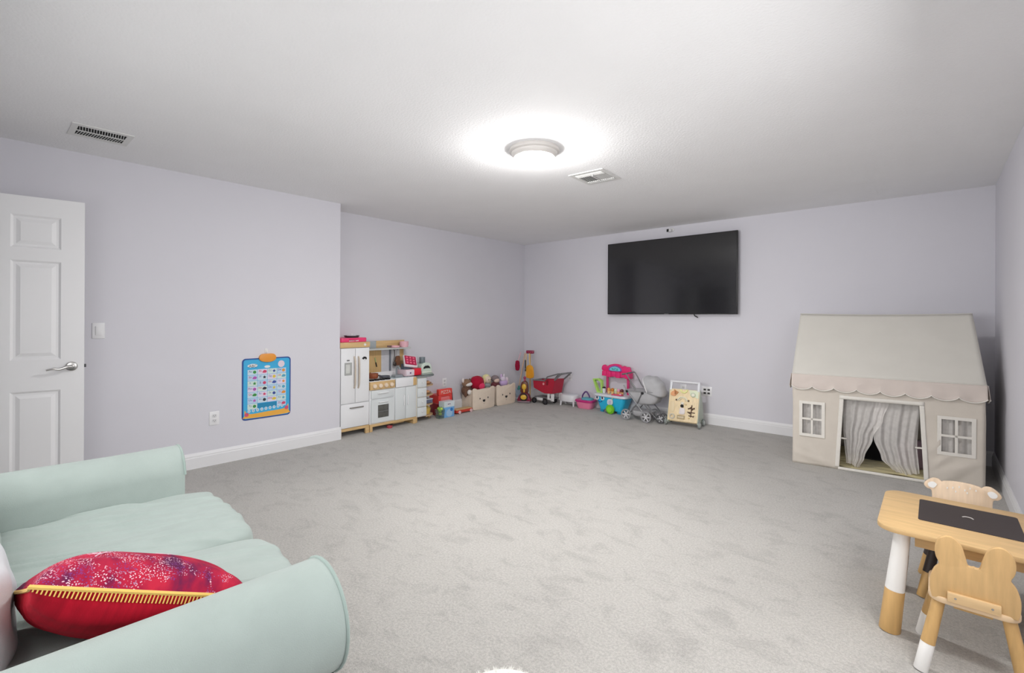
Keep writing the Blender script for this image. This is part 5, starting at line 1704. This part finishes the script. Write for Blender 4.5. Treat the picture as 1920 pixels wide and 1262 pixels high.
B().prism([(0.04 * math.cos(a * PI / 3), 0.062 + 0.04 * math.sin(a * PI / 3)) for a in range(6)], -0.006, 0.002).build('raised_star', plastic('lime_light', (124, 190, 50)), sc2_)
gh = thing('toy_card_holder', 'light green toy frame standing at the left of the ice-cream cart counter', 'toy frame', (-3.43, 5.69, 0.25), R(-8))
gm = plastic('leaf_green', (156, 196, 96))
B().ring([(-0.035, -0.01), (0.055, -0.01), (0.045, 0.165), (-0.015, 0.19), (-0.115, 0.175)], [(-0.012, 0.012), (0.034, 0.012), (0.022, 0.145), (-0.02, 0.162), (-0.082, 0.152)], -0.02, 0.02).build('frame', gm, gh)
B().box((-0.045, -0.022, 0.163), (0.05, 0.006, 0.014), 0.002, (0, R(-4), 0)).build('catch', plastic('leaf_dark', (96, 130, 56)), gh)
for nm, lb, x, c, shp in (('toy_ice_cream', 'white toy ice cream with black cap on the cart counter', -0.135, (232, 238, 240), 0), ('toy_ice_cream', 'orange toy ice cream in a cone on the cart counter', -0.06, (226, 164, 84), 1),
                     ('toy_ice_cream', 'brown toy ice cream scoop next to the orange one', -0.005, (178, 108, 34), 1), ('toy_ice_cream', 'pale green toy ice cream in the middle of the counter', 0.045, (206, 226, 186), 0), ('toy_ice_cream', 'pink toy ice cream at the right of the counter', 0.085, (238, 176, 200), 1), ('toy_ice_cream', 'dark chocolate toy ice cream, rightmost on the counter', 0.135, (88, 34, 38), 1)):
    q = thing(nm, lb, 'toy ice cream', (-3.215 + x, 5.665, 0.25), R(20 * shp), 'ice creams on the cart counter')
    B().cyl((0, 0, 0.0), (0, 0, 0.040), 0.016, 0.026, 16).build('cone', plastic('cone_%d' % c[0], (214, 180, 120) if shp else c), q)
    B().ball((0, 0, 0.055), (0.0235, 0.026, 0.026), 14).build('scoop', plastic('scoop_%d_%d' % (c[0], c[1]), c), q)
    if x < -0.1:
        B().lathe([(0.026, 0.066), (0.018, 0.082), (0, 0.088)], n=14).build('cap', black_p, q)
cb = thing('counter_tray', 'deep pink tray on the right of the ice-cream cart counter', 'toy tray', (-3.10, 5.62, 0.2495), R(-3))
B().bx(-0.09, 0.055, -0.045, 0.03, 0, 0.012, 0.004).build('tray', plastic('tray_rose', (214, 70, 110)), cb)
B().box((0.03, -0.01, 0.02), (0.03, 0.03, 0.018), 0.005).build('button', plastic('tray_pink', (240, 190, 204)), cb)

# ------------------------------------------------------------------ doll stroller
dsn = thing('doll_stroller', 'light grey doll stroller with hood and spoked wheels by the back wall', 'toy stroller', (-2.66, 5.52, 0), 0)
sgf = fabric('stroller_cloth', (158, 158, 160), 0.9, 0.3, 300.0)
sfm = M('stroller_frame', (112, 112, 114), 0.35, 0.02)
sft = M('stroller_tube', (158, 158, 160), 0.3, 0.02)
HWD = 0.115
f_ = B()
for y in (-HWD, HWD):
    f_.tube([(-0.255, y, 0.425), (-0.20, y, 0.36), (0.055, y, 0.055)], 0.0075, 8)
f_.build('front_tube', sft, dsn)
f_ = B()
for y in (-HWD, HWD):
    f_.tube(smooth([(-0.275, y, 0.562), (-0.225, y, 0.572), (-0.19, y, 0.53), (-0.13, y, 0.43), (-0.09, y, 0.385)], 4, False), 0.0085, 8)
    f_.tube([(-0.01, y, 0.345), (-0.075, y, 0.21), (-0.19, y, 0.065)], 0.0075, 8)
    f_.tube([(0.02, y, 0.22), (0.10, y, 0.14), (0.20, y, 0.05)], 0.0075, 8)
f_.tube([(-0.275, -HWD, 0.562), (-0.275, HWD, 0.562)], 0.0105, 10)
f_.tube([(0.055, -HWD, 0.055), (0.055, HWD, 0.055)], 0.005, 6).tube([(-0.21, -HWD, 0.05), (-0.21, HWD, 0.05)], 0.005, 6).tube([(0.2, -HWD, 0.05), (0.2, HWD, 0.05)], 0.005, 6)
f_.build('handle_frame', sfm, dsn)
# carrycot
cot = []
for z, x0, x1, hy in ((0.205, -0.06, 0.10, 0.08), (0.235, -0.12, 0.15, 0.10), (0.30, -0.20, 0.175, 0.108), (0.36, -0.245, 0.165, 0.112)):
    cot.append([(x, y, z + 0.008 * math.sin(x * 20)) for x, y in rrect(x0, x1, -hy, hy, 0.05)])
loft(cot).build('carrycot', sgf, dsn, 60)
B().tube([(x, y, 0.362 + 0.012 * ((x + 0.24) / 0.4)) for x, y in rrect(-0.245, 0.165, -0.114, 0.114, 0.05)], 0.009, 8, closed=True).build('cot_rim', plastic('stroller_band', (126, 126, 128)), dsn)


def hood(a, b):
    th = R(-12 + 128 * a)
    ph = (b - 0.5) * PI
    r = 0.195 + 0.006 * math.sin(a * 22)
    wy = 0.118 * math.copysign(abs(math.sin(ph)) ** 0.7, math.sin(ph))
    k = math.cos(ph) ** 0.5 if abs(math.cos(ph)) > 1e-6 else 0
    return (0.06 + r * math.cos(th) * k * 0.92, wy, 0.362 + r * math.sin(th) * k + 0.0)


solid(B().surf(hood, 26, 24).build('hood', sgf, dsn, 80), 0.004)
B().tube([hood(1.0, k / 24) for k in range(25)], 0.006, 6).build('hood_trim', plastic('stroller_trim', (206, 206, 206)), dsn)
B().tube([hood(0.0, k / 24) for k in range(25)], 0.006, 6).build('hood_hem', plastic('stroller_band', (126, 126, 128)), dsn)
B().cyl((0.0, -0.128, 0.352), (0.0, -0.112, 0.352), 0.016, n=16).cyl((-0.205, -0.128, 0.355), (-0.205, -0.112, 0.355), 0.016, n=16).build('joint', black_p, dsn)
loft([[(x, y, 0.052) for x, y in rrect(-0.13, 0.04, -0.08, 0.08, 0.04)], [(x, y, 0.075) for x, y in rrect(-0.16, 0.07, -0.10, 0.10, 0.05)], [(x, y, 0.12) for x, y in rrect(-0.17, 0.09, -0.105, 0.105, 0.05)]]).build('under_basket', sgf, dsn, 60)
tyre = plastic('stroller_tyre', (128, 128, 130))
hubm = plastic('stroller_hub', (176, 176, 178))
for x, r_ in ((-0.21, 0.068), (0.055, 0.068)):
    for y in (-HWD - 0.018, HWD + 0.018):
        wheel(dsn, (x, y, r_), PI / 2, r_, 0.024, tyre, hubm, spokes=6)
for y in (-0.05, 0.05):
    wheel(dsn, (0.20, y, 0.055), PI / 2, 0.055, 0.022, plastic('stroller_dark_tyre', (80, 80, 82)), hubm, spokes=5)

# ------------------------------------------------------------------ wooden activity walker
wk = thing('activity_walker', 'wooden activity walker with toys on its slanted board by the back wall', 'toy walker', (-2.195, 5.47, 0), R(5))
tiltm = Matrix.Translation((0, 0, 0.065)) @ Matrix.Rotation(R(-15), 4, 'X')       # board plane: local x across, z up the slope
wboard = B().prism(rrect(-0.172, 0.172, 0.0, 0.375, 0.006, 2), 0.0, 0.012, 'xz', 0.002, mtx=tiltm).build('board', wood('walker_board', (240, 218, 176), axis=2), wk)
sage = plastic('walker_sage', (168, 176, 164), 0.5)
for s in (-1, 1):
    sp_ = smooth([(0.012, 0.045), (0.20, 0.045), (0.245, 0.10), (0.235, 0.20), (0.19, 0.30), (0.14, 0.40), (0.098, 0.425), (0.070, 0.27)], 4)
    B().prism(sp_, s * 0.172 - 0.006, s * 0.172 + 0.006, 'yz', 0.002).build('side_panel', sage, wk)
    B().prism(rrect(s * 0.160 - 0.013, s * 0.160 + 0.013, 0.36, 0.475, 0.004, 2), -0.004, 0.014, 'xz', 0.002, mtx=tiltm).build('handle_post', plastic('walker_grey', (196, 198, 202)), wk)
B().cyl(tiltm @ Vector((-0.17, 0.005, 0.462)), tiltm @ Vector((0.17, 0.005, 0.462)), 0.013, n=16).build('handle_bar', plastic('walker_bar', (206, 206, 210)), wk)
B().bx(-0.17, 0.17, 0.05, 0.20, 0.045, 0.056).build('floor_shelf', MATS['walker_board'], wk)
for x in (-0.178, 0.178):
    for y in (0.02, 0.20):
        wheel(wk, (x + math.copysign(0.014, x), y, 0.042), 0.0, 0.042, 0.02, plastic('walker_tyre', (120, 126, 124)), plastic('walker_hub', (196, 200, 196)))


def wpart(nm, pts, c, d0=-0.012, d1=0.0, key=None):
    return B().prism(pts, d0, d1, 'xz', 0.0015, mtx=tiltm).build(nm, plastic('walker_' + (key or '%d_%d_%d' % c), c, 0.5), wk)


wpart('orange_leaf', smooth([(-0.15, 0.295), (-0.10, 0.29), (-0.085, 0.335), (-0.118, 0.35), (-0.15, 0.33)], 3), (228, 164, 116))
wpart('orange_stalk', smooth([(-0.105, 0.30), (-0.07, 0.325), (-0.068, 0.34), (-0.09, 0.35), (-0.115, 0.365), (-0.112, 0.34)], 3), (168, 112, 62))
ylo = [(0.045 * math.cos(R(a)) - 0.005, 0.372 + 0.045 * math.sin(R(a))) for a in range(175, 366, 10)]
yli = [(0.028 * math.cos(R(a)) - 0.005, 0.374 + 0.028 * math.sin(R(a))) for a in range(365, 174, -10)]
wpart('moon_arc', ylo + yli, (206, 204, 140))
wpart('green_corner', [(0.07, 0.31), (0.165, 0.28), (0.165, 0.372), (0.055, 0.372)], (206, 212, 186), -0.003, 0.0)
clk = wpart('clock_ring', circle(0.105, 0.318, 0.027, 20), (164, 172, 150))
B().prism(circle(0.105, 0.318, 0.018, 16), -0.014, -0.011, 'xz', mtx=tiltm).build('clock_face', plastic('walker_face', (224, 222, 206)), clk)
for k, r0 in enumerate((0.062, 0.044)):
    ao_ = [(r0 * math.cos(R(a)) - 0.022 + 0.01, 0.232 + r0 * 0.9 * math.sin(R(a))) for a in range(5, 176, 10)]
    ai_ = [((r0 - 0.011) * math.cos(R(a)) - 0.022 + 0.01, 0.232 + (r0 - 0.011) * 0.9 * math.sin(R(a))) for a in range(175, 4, -10)]
    wpart('rainbow_arc', ao_ + ai_, ((206, 206, 188), (226, 214, 184))[k])
for x in (-0.082, 0.058):
    B().ball(tiltm @ Vector((x, -0.008, 0.245)), 0.011, 12).build('dark_bead', plastic('walker_bead', (92, 74, 60)), wk)
wpart('slider_slot', rrect(-0.148, -0.098, 0.10, 0.225, 0.02), (214, 196, 160), -0.005, 0.0)
B().ball(tiltm @ Vector((-0.01, -0.015, 0.178)), (0.019, 0.015, 0.019), 14).build('black_ball', black_p, wk)
wpart('bear_figure', smooth([(-0.035, 0.085), (0.02, 0.085), (0.024, 0.13), (0.012, 0.155), (-0.03, 0.155), (-0.036, 0.12)], 3), (224, 216, 214))
wpart('bear_head', circle(-0.01, 0.208, 0.017, 14), (232, 226, 214))
ring_o, ring_i = circle(-0.118, 0.048, 0.032, 24), circle(-0.118, 0.048, 0.018, 24)
B().ring(ring_o, ring_i, -0.012, 0.0, 'xz', mtx=tiltm).build('grey_ring', plastic('walker_ring', (172, 166, 150)), wk)
B().ring(rrect(-0.06, 0.028, 0.025, 0.070, 0.004, 2), rrect(-0.050, 0.018, 0.035, 0.060, 0.003, 2), -0.010, 0.0, 'xz', mtx=tiltm).build('abacus_frame', plastic('walker_tan', (150, 134, 100)), wk)
B().cyl(tiltm @ Vector((-0.05, -0.006, 0.048)), tiltm @ Vector((0.018, -0.006, 0.048)), 0.006, n=10).build('abacus_bead', plastic('walker_cream', (226, 214, 190)), wk)
brw = plastic('walker_branch', (78, 58, 46))
t = B()
for p0, p1 in (((0.095, 0.06), (0.10, 0.20)), ((0.06, 0.158), (0.135, 0.160)), ((0.062, 0.148), (0.098, 0.178)), ((0.098, 0.135), (0.13, 0.172)), ((0.055, 0.115), (0.14, 0.112)), ((0.055, 0.118), (0.09, 0.098)), ((0.07, 0.075), (0.12, 0.07)), ((0.12, 0.06), (0.13, 0.08))):
    t.tube([tiltm @ Vector((p0[0], -0.006, p0[1])), tiltm @ Vector((p1[0], -0.006, p1[1]))], 0.0055, 6)
t.build('tree_branches', brw, wk)
for x, z in ((0.06, 0.252), (0.03, 0.20), (0.075, 0.045)):
    wpart('peg_dot', circle(x, z, 0.009, 10), (196, 172, 120), key='dot')
